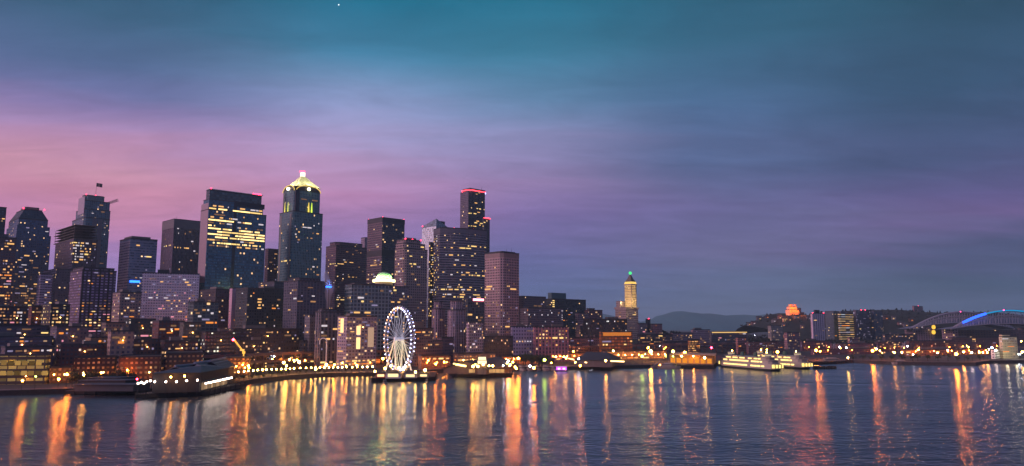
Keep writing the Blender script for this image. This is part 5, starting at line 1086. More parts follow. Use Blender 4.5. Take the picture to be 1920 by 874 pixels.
# ================================================================== vessels
M_hullw, M_hullb = mat('ferry_white', (.34, .32, .28), .45, noise=.1), mat('hull_dark', (.012, .02, .018), .5)
M_fwin = emis('ferry_windows', (1, .66, .22), 2.2); M_fwin2 = emis('ferry_carport', (1, .70, .20), 1.7)
def ferry(label, near, L, W_, ang, group='double ended car ferries at the dock'):
    o = thing('car_ferry', label, 'ferry', (near.x, near.y, 0), group); o.rotation_euler = (0, 0, 0)
    ax = Vector((math.cos(ang), math.sin(ang))); sd_ = Vector((ax.y, -ax.x))          # ax: along hull, sd_: towards the camera's right
    c = near + ax * L / 2 + sd_ * W_ / 2
    def oval(l, w, taper=.28, n=5):
        pts = []
        for s_ in (1, -1):
            for i in range(n + 1):
                t_ = i / n; x = l / 2 - l * taper / 2 * (1 - math.cos(t_ * math.pi / 2)) if False else None
        P = []
        K = [(-.5, -.16), (-.5, .16), (-.47, .32), (-.38, .46), (-.25, .5), (.25, .5), (.38, .46), (.47, .32), (.5, .16), (.5, -.16), (.47, -.32), (.38, -.46), (.25, -.5), (-.25, -.5), (-.38, -.46), (-.47, -.32)]
        return [c + ax * (a * l) + sd_ * (b * w) for a, b in K][::1]
    def lay(name, l, w, z0, z1, m, l2=None):
        P = oval(l, w); T_ = oval(l2 or l, w)
        ar = sum(P[i].x * P[(i + 1) % len(P)].y - P[(i + 1) % len(P)].x * P[i].y for i in range(len(P)))
        if ar < 0: P = P[::-1]; T_ = T_[::-1]
        mb = MB(); mb.prism(P, z0, z1, T_, bottom=True); return mb.build(name, m, o)
    lay('hull', L * .93, W_ * .92, -.5, 2.2, M_hullb, L); cardeck = lay('car_deck', L, W_, 2.2, 7.4, M_hullw)
    d1 = lay('passenger_deck', L * .90, W_ * .96, 7.4, 10.6, M_hullw); d2 = lay('sun_deck', L * .80, W_ * .82, 10.6, 13.4, M_hullw); lay('deck_edge', L * .93, W_, 10.45, 10.8, M_hullw); lay('deck_edge', L * .84, W_ * .9, 13.3, 13.6, M_hullw)
    for s_ in (-1, 1):
        f = c + ax * s_ * L * .5; mb = MB(); mb.box(f.x - ax.x * s_ * .6, f.y - ax.y * s_ * .6, 4.9, 1.6, W_ * .60, 3.4, ang); co = mb.build('car_opening', M_fwin2, o)
        for q_ in (-.18, 0, .18):
            p9 = f + sd_ * W_ * q_ + ax * s_ * .35; mb = MB(); mb.box(p9.x, p9.y, 4.9, .5, .7, 3.9, ang); mb.build('opening_post', M_hullb, co)
        f = c + ax * s_ * L * .34; mb = MB(); mb.lathe((f.x, f.y, 13.4), [(3.4, 0), (3.6, 1.4), (3.6, 3.2), (3.9, 3.3), (3.9, 3.7), (2.0, 4.1)], 8); ph = mb.build('pilothouse', M_hullw, o)
        mb = MB(); mb.lathe((f.x, f.y, 13.4), [(3.68, 1.6), (3.68, 2.9)], 8); mb.build('pilothouse_window', emis('pilot_dim', (1, .8, .5), .5), ph)
        f = c + ax * s_ * L * .12; mb = MB(); mb.lathe((f.x, f.y, 13.4), [(2.4, 0), (2.0, 4.5)], 8); mb.build('funnel', mat('funnel_green', (.04, .10, .08), .5), o)
        f = c + ax * s_ * L * .20; mb = MB(); mb.tube([(f.x, f.y, 13.4), (f.x, f.y, 21)], .25, 5, .1); mb.build('mast', M_dark, o)
    for side in (-1, 1):
        for (l, w, z0, hgt, n, dk) in ((L * .60, W_, 4.0, 1.5, 14, cardeck), (L * .70, W_ * .96, 8.4, 1.5, 16, d1), (L * .56, W_ * .82, 11.4, 1.2, 12, d2)):
            for k in range(n):
                if (k * 7 + side) % 9 == 0: continue
                t0, t1 = -.40 + .80 * (k + .05) / n, -.40 + .80 * (k + .93) / n
                tm = (t0 + t1) / 2; lf = {4.0: 1.0, 8.4: .90, 11.4: .80}[z0]; ed = max(0.0, abs(tm) - .25) / .25; p_ = c + ax * (L * lf * tm) + sd_ * side * (w * (.5 - .16 * ed ** 1.8) + .12); mb = MB(); mb.box(p_.x, p_.y, z0 + hgt / 2, (t1 - t0) * L * lf, .3, hgt, ang - side * .0); mb.build('window', M_fwin, dk)
    for k in range(4):
        f = c + ax * L * (-.2 + .13 * k) + sd_ * -1 * W_ * .44; mb = MB(); mb.lathe((f.x, f.y, 11.4), [(.3, 0), (1.1, .4), (1.2, 1.0), (.3, 1.3)], 8); mb.build('lifeboat', mat('lifeboat_orange', (.5, .15, .05), .5), o)
    return o, c, ax, sd_
n1 = Vector(g2(1443, 697)); l1 = Vector(g2(1342, 688)); v = l1 - n1
for lab, n_ in (('front double ended white ferry moored at the dock, lit car deck mouth toward the water', n1), ('rear double ended ferry alongside, right of the front ferry', n1 + Vector((43, 33)))):
    o, c, ax, sdv = ferry(lab, n_, v.length, 21, math.atan2(v.y, v.x))
    for s_ in (-1, 1):
        f = c + ax * s_ * (c - n_).length * .62; lamp_xyz((f.x, f.y, 13.5), 'amber', 5, .5, 'lamp over the %s end of the %s' % ('shore' if s_ > 0 else 'water', lab.split(' double')[0] + ' ferry'), None, 'lamp', nm='pier_lamp')
# small boats
def boat(label, px, py, L, ang, cabin=.5, flybridge=True, mast_h=0, group=None, nm='motor_yacht'):
    q = G(px, py, 0); o = thing(nm, label, 'boat', (q.x, q.y, 0), group); W_ = L * .28
    ax = Vector((math.cos(ang), math.sin(ang), 0)); sd_ = Vector((-ax.y, ax.x, 0)); c = Vector((q.x, q.y + L * .3 * abs(math.sin(ang)), 0))
    K = [(-.5, -.42), (.1, -.5), (.34, -.34), (.5, 0), (.34, .34), (.1, .5), (-.5, .42)]
    lo = [(c + ax * L * a * .9 + sd_ * W_ * b * .7).xy for a, b in K]; hi = [(c + ax * L * a + sd_ * W_ * b).xy for a, b in K]
    mb = MB(); mb.prism(lo, -.3, L * .11, hi, bottom=True); mb.build('hull', M_hullw, o)
    K2 = [(-.32, -.34), (.16, -.34), (.26, 0), (.16, .34), (-.32, .34)]; p1 = [(c + ax * L * a + sd_ * W_ * b).xy for a, b in K2]
    mb = MB(); mb.prism(p1, L * .11, L * .11 + 1.9, bottom=True); cb_ = mb.build('cabin', M_hullw, o)
    p2 = [Vector(c.xy) + (v_ - Vector(c.xy)) * 1.01 for v_ in p1]; mb = MB(); mb.prism(p2, L * .11 + .7, L * .11 + 1.4, bottom=True); mb.build('cabin_window', mat('boat_glass', (.02, .03, .04), .1), cb_)
    if flybridge:
        p3 = [Vector(c.xy) + (v_ - Vector(c.xy)) * .6 for v_ in p1]; mb = MB(); mb.prism(p3, L * .11 + 2.0, L * .11 + 3.2, bottom=True); mb.build('flybridge', M_hullw, o)
    if mast_h: mb = MB(); mb.tube([(c.x, c.y, L * .11), (c.x, c.y, mast_h)], .12, 5, .06); mb.build('mast', M_pale, o)
    return o
G_ = 'white yachts in the small marina'
for i, (px, py, L, an, lab) in enumerate([(975, 695, 17, 2.2, 'first white yacht from the left in the small marina'), (990, 695, 20, 1.9, 'second white yacht, with tall flybridge, in the small marina'), (1006, 694.5, 15, 2.0, 'orange lit yacht in the middle of the small marina'), (1022, 695, 21, 1.8, 'white yacht just below the lime green lamp'), (1034, 695, 15, 2.1, 'small white yacht next to the magenta booth')]): boat(lab, px, py, L, an, group=G_)
boat('grey workboat moored between the hipped shed and ferry dock', 1237, 690, 20, .3, mast_h=14, nm='workboat'); boat('low fireboat with tall mast left of the glowing ferry terminal', 1255, 691, 26, -.2, mast_h=11, nm='workboat')
boat('long white vessel with a bright stern lamp right of the ferries', 1562, 681, 34, .1, nm='barge'); boat('tiny sailboat off the left corner of the wheel pier', 722, 718.5, 5, .6, flybridge=False, mast_h=7, nm='sailboat'); boat('tiny sailboat off the right end of the wheel pier', 800, 717, 5, 1.2, flybridge=False, mast_h=7, nm='sailboat')
boat('small white boat tied below the far right shore', 1690, 683.5, 22, .1, nm='barge')
# rock jetty right of the ferries
mb = MB(); rnd = random.Random(4); M_rock = mat('jetty_rock', (.035, .032, .03), .95)
A, B = Vector(g2(1524, 692)), Vector(g2(1566, 691.5))
for i in range(60):
    q = A.lerp(B, rnd.random()) + Vector((rnd.uniform(-2, 2), rnd.uniform(-1, 4))); mb.lathe((q.x, q.y, 0), [(rnd.uniform(.6, 1.6), -.5), (rnd.uniform(1, 2), rnd.uniform(.8, 1.6)), (rnd.uniform(.4, 1), rnd.uniform(2, 3.2))], 5, rnd.random() * 3)
tag(mb.build('rock_jetty', M_rock), 'low dark rock jetty just right of the ferry ends', 'jetty')
pG = pier('long black pier edge below the white vessel', [Vector(g2(1522, 684)), Vector(g2(1586, 681.5)), Vector(g2(1586, 681.5)) + Vector((0, 18)), Vector(g2(1522, 684)) + Vector((0, 18))], z=3)
# ================================================================== stadium with two roof arches
SY = lambda px: 1500 + (px - 1783) * .75
ST = thing('stadium', 'stadium with two great roof arches, the near one glowing blue', 'stadium', (at(1850, 620, 1620).x, 1640, 3))
def arc(pts, Yf, n=40):
    out = []
    for i in range(n + 1):
        x = pts[0][0] + (pts[-1][0] - pts[0][0]) * i / n
        # quadratic through three points
        (x0, y0), (x1, y1), (x2, y2) = pts; y = y0 * (x - x1) * (x - x2) / ((x0 - x1) * (x0 - x2)) + y1 * (x - x0) * (x - x2) / ((x1 - x0) * (x1 - x2)) + y2 * (x - x0) * (x - x1) / ((x2 - x0) * (x2 - x1))
        out.append(at(x, y, Yf(x)))
    return out
def roof_arch(pts, Yf, lowy, rad, glow):
    top = arc(pts, Yf); n = len(top) - 1
    cut = int(n * .30)
    low = []
    for i, p_ in enumerate(top):
        x = pts[0][0] + (pts[-1][0] - pts[0][0]) * i / n; yl = lowy[0] + (lowy[1] - lowy[0]) * min(1, 4 * (i / n) * (1 - i / n)); low.append(at(x, yl, Yf(x) - 25))
    M_arch = mat('arch_steel', (.38, .35, .39), .5)
    mb = MB(); mb.tube(top, rad, 8); A = mb.build('roof_arch', M_arch, ST, smooth=True)
    if glow:
        f = lambda a, b_: [p_ + Vector((0, -rad - .8, .3)) for p_ in top[a:b_]]
        mb = MB(); mb.tube(f(4, 13), 2.6, 6); mb.build('arch_light', emis('arch_blue', (.02, .10, 1), 3.2), ST)
        mb = MB(); mb.tube(f(12, 26), 1.5, 6); mb.build('arch_light', emis('arch_cyan', (.0, .26, .55), 1.2), ST)
        mb = MB(); mb.tube(f(25, 37), 1.5, 6); mb.build('arch_light', emis('arch_cyan', (.0, .26, .55), 1.2), ST)
    mb = MB(); mb.tube(low, 1.0, 5); mb.build('lower_chord', M_arch, ST)
    mid = [(a + b_) / 2 + Vector((0, 6, 1)) for a, b_ in zip(top, low)]
    for i in range(2, n - 1):
        mb = MB(); mb.tube([top[i], low[i]], .55, 4); mb.build('truss_strut', M_arch, ST)
    mb = MB()
    for i in range(2, n - 2):
        mb.tube([top[i], low[i + 1]] if i % 2 else [low[i], top[i + 1]], .35, 4); mb.tube([(top[i] * .62 + low[i] * .38), (top[i + 1] * .62 + low[i + 1] * .38)], .8, 4)
    mb.build('truss_lacing', M_arch, ST)
    mb = MB()
    for i in range(n): mb.face([low[i] + Vector((0, 2, 0)), low[i + 1] + Vector((0, 2, 0)), mid[i + 1] + Vector((0, 4, -2)), mid[i] + Vector((0, 4, -2))])
    for i in range(n): mb.face([low[i] + Vector((0, 2, .1)), low[i + 1] + Vector((0, 2, .1)), low[i + 1] + Vector((0, 60, -1)), low[i] + Vector((0, 60, -1))])
    mb.build('roof_membrane', mat('roof_membrane', (.20, .20, .25), .6), ST)
roof_arch([(1706, 617.5), (1804, 585.5), (1902, 617.5)], lambda x: 1820 + (x - 1706) * .7, (616, 605), 2.4, False)
roof_arch([(1783, 617.5), (1888, 582.5), (1993, 612)], lambda x: 1560 + (x - 1783) * .7, (617, 607), 2.6, True)
for (x0_, x1_, yt, yb, Yq, w) in ((1712, 1752, 618, 636, 1835, (.18, .13, .16)), (1786, 1796, 618, 636, 1570, (.18, .13, .15)), (1752, 1790, 614, 636, 1900, (.05, .04, .05)), (1795, 1930, 619, 636, 1620, (.06, .045, .05)), (1930, 2000, 615, 636, 1680, (.08, .06, .06))):
    A, B = at(x0_, yt, Yq), at(x1_, yt, Yq); mb = MB(); mb.prism([A.xy, B.xy, B.xy + Vector((0, 40)), A.xy + Vector((0, 40))], 2, A.z); mb.build('stand', Fac(w, (.02, .02, .03), 6, 5, .5, .5, .02).m, ST)
for yy in (613.5, 623): q = at(1750.5, yy, 1828); mb = MB(); mb.lathe((q.x, 1828, q.z), [(.2, -5.2), (3.4, -4), (4.4, 0), (3.4, 4), (.2, 5.2)], 10); mb.build('round_lamp_drum', emis('drum_glow', (1, .55, .06), 1.4), ST)
for px, py in ((1801, 584.5), (1882, 581.5)): q = at(px, py, 1860 if px < 1850 else 1610); lamp = MB(); lamp.ball(q, 1.6, 6, 4); lamp.build('beacon_lamp', emis('pink_beacon', (1, .06, .25), 5), ST)
# floodlit stepped white structure far right
T = bld('port_building', 'floodlit cream stepped building near the right edge', 1874, 1880, 1908, 632, 1000, (.50, .44, .30), (.10, .08, .05), bay=5, wf=.35, hf=.3, lit=.08, ang=20, tiers=[(628, (.0, .55), (0, .8))])
q = T.C
for dx in (-6, 6, 18): plight((q.x + dx, q.y - 16, 6), (1, .85, .5), 3500, 1.5, parent=T.root)
bld('port_building', 'small bright white shed directly left of the floodlit cream building', 1862, 1865, 1876, 656, 985, (.7, .65, .7), lit=0)
# ================================================================== trees
def tree_proto(h, w, seed, dens=240):
    rnd = random.Random(seed); mb = MB(); mb.tube([(0, 0, -.5), (.1, .05, h * .3), (-.1, .1, h * .62)], .28, 6, .12)
    for k in range(6):
        a = k * 1.05 + rnd.random(); z0 = h * rnd.uniform(.25, .5); mb.tube([(0, 0, z0), (math.cos(a) * w * .22, math.sin(a) * w * .22, z0 + h * .18), (math.cos(a) * w * .36, math.sin(a) * w * .36, z0 + h * .32)], .11, 4, .04)
    t_ = mb.build('tree', mat('bark', (.05, .04, .035), .9)); mb = MB()
    cl_ = [(rnd.uniform(-.34, .34) * w, rnd.uniform(-.34, .34) * w, h * rnd.uniform(.42, .9), rnd.uniform(.14, .24) * w) for _ in range(11)]
    for _ in range(dens):
        c = rnd.choice(cl_); v_ = Vector((rnd.gauss(0, 1), rnd.gauss(0, 1), rnd.gauss(0, .8))); v_ = v_.normalized() * c[3] * rnd.uniform(.5, 1.1); p_ = Vector(c[:3]) + v_
        u_ = Vector((rnd.uniform(-1, 1), rnd.uniform(-1, 1), rnd.uniform(-1, 1))).normalized(); w2 = u_.cross(Vector((rnd.random(), rnd.random(), 1))).normalized(); s_ = rnd.uniform(.25, .5)
        mb.face([p_ - u_ * s_, p_ - w2 * s_, p_ + u_ * s_, p_ + w2 * s_])
    mb.build('crown', mat('tree_leaves', (.04, .06, .03), .8, noise=.5, scale=.8), t_); return t_
tp = [tree_proto(9, 8, 1), tree_proto(11, 10, 2, 320), tree_proto(8, 7, 3)]; used = set()
def tree(px, py, k, s_, label, group, Yoff=0):
    q = G(px, py, 3.3); z = TZ(q.x, q.y); pr = tp[k]
    if k in used: o = copy_tree(pr)
    else: o = pr; used.add(k)
    o.location = (q.x, q.y + Yoff, z); o.scale = (s_, s_, s_); o.rotation_euler = (0, 0, px * 1.3); tag(o, label, 'tree', group)
rnd = random.Random(21)
for i in range(26): x = 402 + i * 11.6 + rnd.uniform(-3, 3); yb = 722 - (x - 402) * .12 if x < 540 else 704 - (x - 540) * .03; tree(x, yb - 1, i % 3, rnd.uniform(.5, .8), 'small dark street tree in the row behind the promenade lamps', 'promenade trees')
for i in range(16): tree(975 + rnd.uniform(0, 62), 686.5 + rnd.uniform(-3, 2), i % 3, rnd.uniform(1.0, 1.4), 'dark leafy tree in the clump behind the small marina', 'trees behind the marina')
for i in range(12): tree(55 + rnd.uniform(0, 45) if i < 4 else 205 + rnd.uniform(0, 50), 690 + rnd.uniform(-4, 6), i % 3, rnd.uniform(.9, 1.4), 'dark tree on the slope at the left, between low blocks' if i >= 4 else 'dark tree beside the yellow lit garage', 'slope trees' if i >= 4 else 'trees by the garage')
for i in range(16): tree(135 + i * 7.6, 726 - i * .2, i % 3, rnd.uniform(.9, 1.3), 'dark tree in the row above the low grey pier sheds', 'trees above the low grey pier')
for i in range(14): tree(1600 + i * 18 + rnd.uniform(-5, 5), 677.5, i % 3, rnd.uniform(.7, 1.2), 'dark shrubby tree along the far right shore', 'trees on the far right shore')
for i in range(10): tree(905 + i * 6.5, 676, i % 3, rnd.uniform(1.0, 1.5), 'dark tree behind the mid pier, left of the marina', 'trees behind the mid pier')
# ================================================================== lamps
rnd = random.Random(33)
x = 398.0; i = 0
for i, px in enumerate(range(492, 716, 16)): lamp_px(px + rnd.uniform(-4, 4), 674.5 + rnd.uniform(-1.5, 1.5), 'amber' if i % 3 == 0 else 'sodium', 'orange lamp under the elevated road behind the promenade', 'lamps under the elevated road', h=7, rad=.6)
i = 0
while x < 702:
    py = 714 - (x - 398) * .105 if x < 540 else 699.2 - (x - 540) * .022
    q = G(x, 724 - (x - 398) * .10 if x < 540 else 709.8 - (x - 540) * .02, 3.3); Yq = shoreY(q.x) + 3; q = at(x, py, Yq)
    lamp_xyz((q.x, Yq, 3.3), 'globe' if i % 5 else 'amber', 4.5, .62, 'low golden globe lamp in the curved row along the promenade edge', 'promenade edge lamps', 'lamp', nm='pier_lamp'); x += rnd.uniform(7.5, 12); i += 1
LL = {'sodium': 'orange', 'amber': 'amber', 'globe': 'golden', 'cool': 'white', 'pinkish': 'pinkish white', 'red': 'red', 'green': 'green', 'lime': 'lime green', 'violet': 'violet', 'blue': 'blue'}
SINGLE = [ # px,py,kind,radius,where
    (42, 714, 'sodium', 1.0, 'in front of the yellow lit garage'), (67, 706, 'lime', .8, 'at the right corner of the yellow lit garage'), (110, 711, 'sodium', 1.1, 'on the shore road below the orange shop'), (126, 702, 'sodium', 1.3, 'by the orange shop at the left shore'), (145, 686, 'red', .8, 'on the slope above the left shore'), (190, 699, 'sodium', 1.1, 'above the trees of the low grey pier'), (157, 703, 'amber', 1.0, 'between the orange shop and the tree row'),
    (166, 619, 'globe', 2.0, 'left of the red vertical sign'), (157, 620, 'amber', 1.4, 'at the top of the market street'), (196, 630, 'globe', 2.2, 'right below the red vertical sign'), (188, 637, 'sodium', 1.6, 'over the market hall'), (217, 653, 'globe', 1.6, 'at the foot of the cream hotel'), (145, 627, 'amber', 1.1, 'on the grey terrace left of the market'),
    (379, 644, 'sodium', 1.9, 'tall, above the roofs of the big pier hall'), (363, 669, 'sodium', 1.1, 'on the elevated road behind the big pier hall'), (241, 680, 'sodium', 1.4, 'left end of the warm sheds'), (239, 694, 'sodium', 1.1, 'below the warm sheds'), (266, 613, 'globe', 1.4, 'over the teal roofed block'), (0, 664, 'violet', 1.2, 'at the very left edge above the garage'), (81, 665, 'cool', 1.1, 'on the garage roof corner'), (25, 661, 'sodium', .9, 'on the garage roof'),
    (455, 684, 'sodium', .9, 'under the yellow crane, left one'), (467, 690, 'sodium', .9, 'under the yellow crane, low one'), (466, 686, 'amber', 1.1, 'under the yellow crane, right one'), (443, 687, 'sodium', .8, 'by the brown block under the yellow crane'), (532, 680, 'globe', 1.7, 'over the orange fronted shop, left one'), (561, 679, 'globe', 1.8, 'over the orange fronted shop, right one'), (537, 686, 'amber', 1.2, 'at the door of the orange fronted shop'), (515, 653, 'cool', 1.5, 'in front of the pale roofed market'), (514, 668, 'cool', 1.1, 'on the pole below the pale roofed market'), (584, 648, 'amber', 1.6, 'at the roof of the pale roofed market'),
    (612, 684, 'globe', 1.7, 'over the peach fronted shop'), (592, 692, 'globe', 1.3, 'at the promenade below the peach fronted shop'), (627, 684, 'sodium', 1.2, 'at the left of the orange arcade'), (648, 652, 'globe', 1.0, 'on the elevated road left of the wheel'), (666, 655, 'globe', .9, 'second on the elevated road left of the wheel'),
    (803, 676, 'sodium', 1.1, 'right of the wheel by the brown warehouse'), (833, 679, 'sodium', 1.2, 'at the left end of the dark gabled pier'), (814, 628, 'sodium', 1.9, 'on the hill right of the wheel'), (858, 636, 'sodium', 2.7, 'big one above the dark gabled pier'), (882, 639, 'sodium', 1.3, 'right of the big one above the gabled pier'), (842, 645, 'amber', 1.0, 'above the brown brick warehouse'), (822, 636, 'sodium', 1.0, 'on the gable of the mauve warehouse'),
    (887, 687, 'amber', 1.5, 'front eave of the dark gabled pier shed, left one'), (896, 687, 'globe', 1.5, 'front eave of the dark gabled pier shed, second one'), (917, 686, 'amber', 1.2, 'front eave of the dark gabled pier shed, third one'), (924, 686, 'globe', 1.2, 'front eave of the dark gabled pier shed, right one'), (929, 673, 'cool', 1.4, 'over the right eave of the gabled pier shed'), (944, 675, 'globe', 1.5, 'first behind the marina street'), (951, 681, 'sodium', 1.0, 'first at the marina quay'), (957, 683, 'sodium', 1.0, 'second at the marina quay'), (962, 679, 'amber', 1.0, 'upper one at the marina quay'), (972, 672, 'sodium', 1.7, 'over the left yacht of the marina'), (966, 688, 'sodium', 1.2, 'low at the left yacht'), (917, 659, 'lime', 1.2, 'behind the roof of the gabled pier shed'),
    (1021, 675, 'lime', 2.0, 'over the marina yachts'), (1001, 690, 'sodium', 1.5, 'beside the orange lit yacht'), (968, 691, 'sodium', 1.1, 'at the waterline of the left yacht'), (1065, 655, 'sodium', 1.7, 'high above the left end of the hipped shed'), (1075, 659, 'sodium', 1.4, 'second above the hipped shed'), (1042, 669, 'amber', 1.2, 'over the magenta booth street'), (1057, 669, 'amber', 1.0, 'second over the magenta booth street'), (1085, 673, 'cool', 1.3, 'on the left eave of the hipped shed'),
    (1150, 658, 'globe', 1.6, 'above the right end of the hipped shed'), (1180, 655, 'sodium', 2.2, 'left of the biggest orange lamp'), (1220, 659, 'amber', 3.0, 'biggest and brightest before the ferry dock'), (1204, 668, 'lime', 2.0, 'left below the biggest orange lamp'), (1262, 659, 'amber', 2.2, 'over the left of the ferry terminal'), (1284, 661, 'sodium', 2.2, 'over the middle of the ferry terminal'), (1248, 667, 'lime', 1.1, 'beside the workboats'), (1262, 668, 'lime', 1.1, 'second beside the workboats'), (1278, 668, 'globe', 1.4, 'on the terminal front, left'), (1285, 667, 'globe', 1.1, 'on the terminal front, centre left'), (1300, 668, 'amber', 1.1, 'on the terminal front, centre right'), (1321, 671, 'globe', 1.7, 'on the terminal front, right'), (1334, 652, 'red', 2.4, 'above the ferry terminal'), (1210, 664, 'green', .9, 'near the biggest orange lamp'),
    (1458, 660, 'sodium', 2.2, 'square one behind the ferry funnels'), (1438, 656, 'amber', 1.0, 'behind the ferries'), (1422, 607, 'green', 1.8, 'below the wooded hill'), (1474, 605, 'globe', 2.2, 'at the foot of the floodlit hospital'), (1448, 615, 'globe', 2.0, 'on the domed hall'), (1530, 657, 'sodium', 2.3, 'on the maroon pier shed'), (1538, 659, 'sodium', 1.4, 'second on the maroon pier shed'), (1636, 658, 'sodium', 2.2, 'on the far shore, left of the orange warehouse'), (1650, 658, 'amber', 1.2, 'left end of the orange warehouse'), (1574, 651, 'cool', 1.3, 'left of three white ones on the maroon warehouse'), (1587, 652, 'cool', 1.3, 'middle of three white ones on the maroon warehouse'), (1598, 653, 'cool', 1.3, 'right of three white ones on the maroon warehouse'), (1618, 619, 'sodium', 2.0, 'at the base of the purple tower'), (1585, 636, 'sodium', 1.4, 'on the pink gabled block'), (1630, 635, 'sodium', 1.4, 'right of the pink gabled block'),
    (1590, 671, 'globe', 1.4, 'at the stern of the long white vessel'), (1787, 629, 'sodium', 2.6, 'under the foot of the blue arch'), (1793, 664, 'sodium', 2.3, 'brightest on the orange warehouse shore'), (1807, 660, 'amber', 1.6, 'right of the brightest one on the warehouse shore'), (1822, 661, 'pinkish', 1.7, 'white hot one on the warehouse shore'), (1816, 651, 'sodium', 1.4, 'higher one above the warehouse shore'), (1860, 652, 'blue', 1.9, 'blue flood by the cream building'), (1867, 657, 'pinkish', 2.2, 'by the small bright white shed'), (1902, 629, 'sodium', 2.4, 'on the roof of the cream building'), (1882, 629, 'pinkish', 1.8, 'roof corner of the cream building'), (1836, 661, 'amber', 1.3, 'first of the row left of the white shed'), (1843, 661, 'amber', 1.3, 'second of the row left of the white shed'), (1851, 661, 'amber', 1.3, 'third of the row left of the white shed'), (1915, 640, 'amber', 1.7, 'at the far right edge, upper'), (1917, 660, 'globe', 1.7, 'at the far right edge, lower'), (1722, 656, 'amber', 1.5, 'on the left of the orange warehouse roof'), (1691, 661, 'amber', 1.4, 'at the lit doorway left of the orange warehouse'), (1677, 661, 'amber', 1.4, 'second at the lit doorway'), (1679, 643, 'globe', 1.2, 'yellow doorway lamp, upper'), (1741, 633, 'sodium', 1.3, 'before the first stadium arch')]
for px, py, k, r_, where in SINGLE:
    hgt = 9 if r_ < 1.6 else 12
    if py < 640 and px < 900: hgt = 7
    o = lamp_px(px, py, k, ('%s street lamp %s' % (LL[k], where)), None, h=hgt, rad=r_ * .60)
ZONES = [ # x0,y0,x1,y1,n,kinds,group text
    (0, 596, 210, 660, 80, ['sodium', 'sodium', 'amber', 'pinkish', 'cool', 'globe'], 'among the low blocks on the left slope'),
    (210, 598, 440, 668, 46, ['sodium', 'amber', 'cool', 'globe', 'pinkish'], 'among the low blocks uphill of the big pier hall'),
    (440, 625, 720, 690, 46, ['sodium', 'amber', 'globe', 'amber'], 'along the streets behind the promenade'),
    (780, 630, 960, 690, 34, ['sodium', 'amber', 'globe', 'cool'], 'in the streets between wheel and marina'),
    (960, 640, 1240, 688, 50, ['sodium', 'amber', 'globe', 'cool'], 'along the shore road behind the hipped shed'),
    (1200, 612, 1480, 656, 40, ['sodium', 'amber', 'cool', 'pinkish'], 'scattered over the flats behind the ferry dock'),
    (1480, 610, 1720, 662, 34, ['sodium', 'amber', 'cool'], 'scattered over the flats below the wooded hill'),
    (1700, 624, 1920, 665, 34, ['sodium', 'amber', 'cool', 'globe'], 'scattered before the stadium')]
for x0, y0, x1, y1, n, ks, lab in ZONES:
    for i in range(int(n * .5)):
        k = rnd.choice(ks); px = rnd.uniform(x0, x1); py = rnd.uniform(y0, y1)
        hgt = rnd.choice((7, 9)); rr = (.34, .5, .75)[min(2, int(rnd.random() * 3))]
        if py < 640: rr = max(rr, .6)
        lamp_px(px, py, k, 'small %s street lamp %s' % (LL[k], lab), 'small %s lamps %s' % (LL[k], lab), h=hgt, rad=rr)
# houses and lamps on the wooded hill
bpy.context.view_layer.update(); DG0 = bpy.context.evaluated_depsgraph_get()
hc = ['pale', 'pinkish', 'grey', 'brown']; hm_ = [mat('house_pale', (.2, .19, .19), .8), mat('house_pink', (.17, .10, .10), .8), mat('house_grey', (.11, .11, .13), .8), mat('house_brown', (.08, .05, .045), .8)]
for i in range(30):
    px = 1402 + i * 11.2 + rnd.uniform(-3, 3); py = rnd.uniform(596, 616); d = ray(px, py).normalized(); o0 = Vector((0, 0, CAMH)) + d * 1950
    h_, l_, n_, x_, ob_, m__ = SC.ray_cast(DG0, o0, d)
    if not h_ or ob_.name not in ('hill', 'far_woods'): continue
    k = i % 4; H1 = thing('hill_house', '%s house with a lit window on the wooded hill' % hc[k], 'house', (l_.x, l_.y - 8, l_.z - 2), '%s houses on the wooded hill' % hc[k]); w_ = rnd.uniform(9, 17); hh_ = rnd.uniform(7, 12)
    mb = MB(); mb.gable((l_.x - w_ / 2, l_.y - 8), (l_.x + w_ / 2, l_.y - 8), 10, l_.z - 3, l_.z + hh_ - 3, l_.z + hh_ - 3); mb.build('wall', hm_[k], H1)
    mb = MB(); mb.gable_roof((l_.x - w_ / 2, l_.y - 8), (l_.x + w_ / 2, l_.y - 8), 10, l_.z + hh_ - 3, l_.z + hh_ + .5); mb.build('roof', M_roof, H1)
    mb = MB(); mb.box(l_.x + rnd.uniform(-2, 2), l_.y - 13.2, l_.z + 1.5, 3.4, .3, 2); mb.build('lit_window', pal(rnd.choice(('yellow', 'orange', 'white', 'warm'))), H1)
# row of orange lamps on the grey garage, lamps on quay of dock
for i in range(7): lamp_px(43 + i * 9, 612 + i * .4, 'sodium', 'orange lamp in the row on top of the long grey garage', 'orange lamps on the grey garage', h=8, rad=.9)
# star
mb = MB(); q = at(635, 12, 9000).normalized() * 19000; mb.ball((q.x, q.y, q.z), 11, 8, 6); tag(mb.build('evening_star', emis('star', (1, 1, 1), 3)), 'single tiny white star high in the teal sky', 'star')
# ================================================================== lit windows, found by looking for the wall that stands there
bpy.context.view_layer.update(); DG = bpy.context.evaluated_depsgraph_get(); random.seed(12)
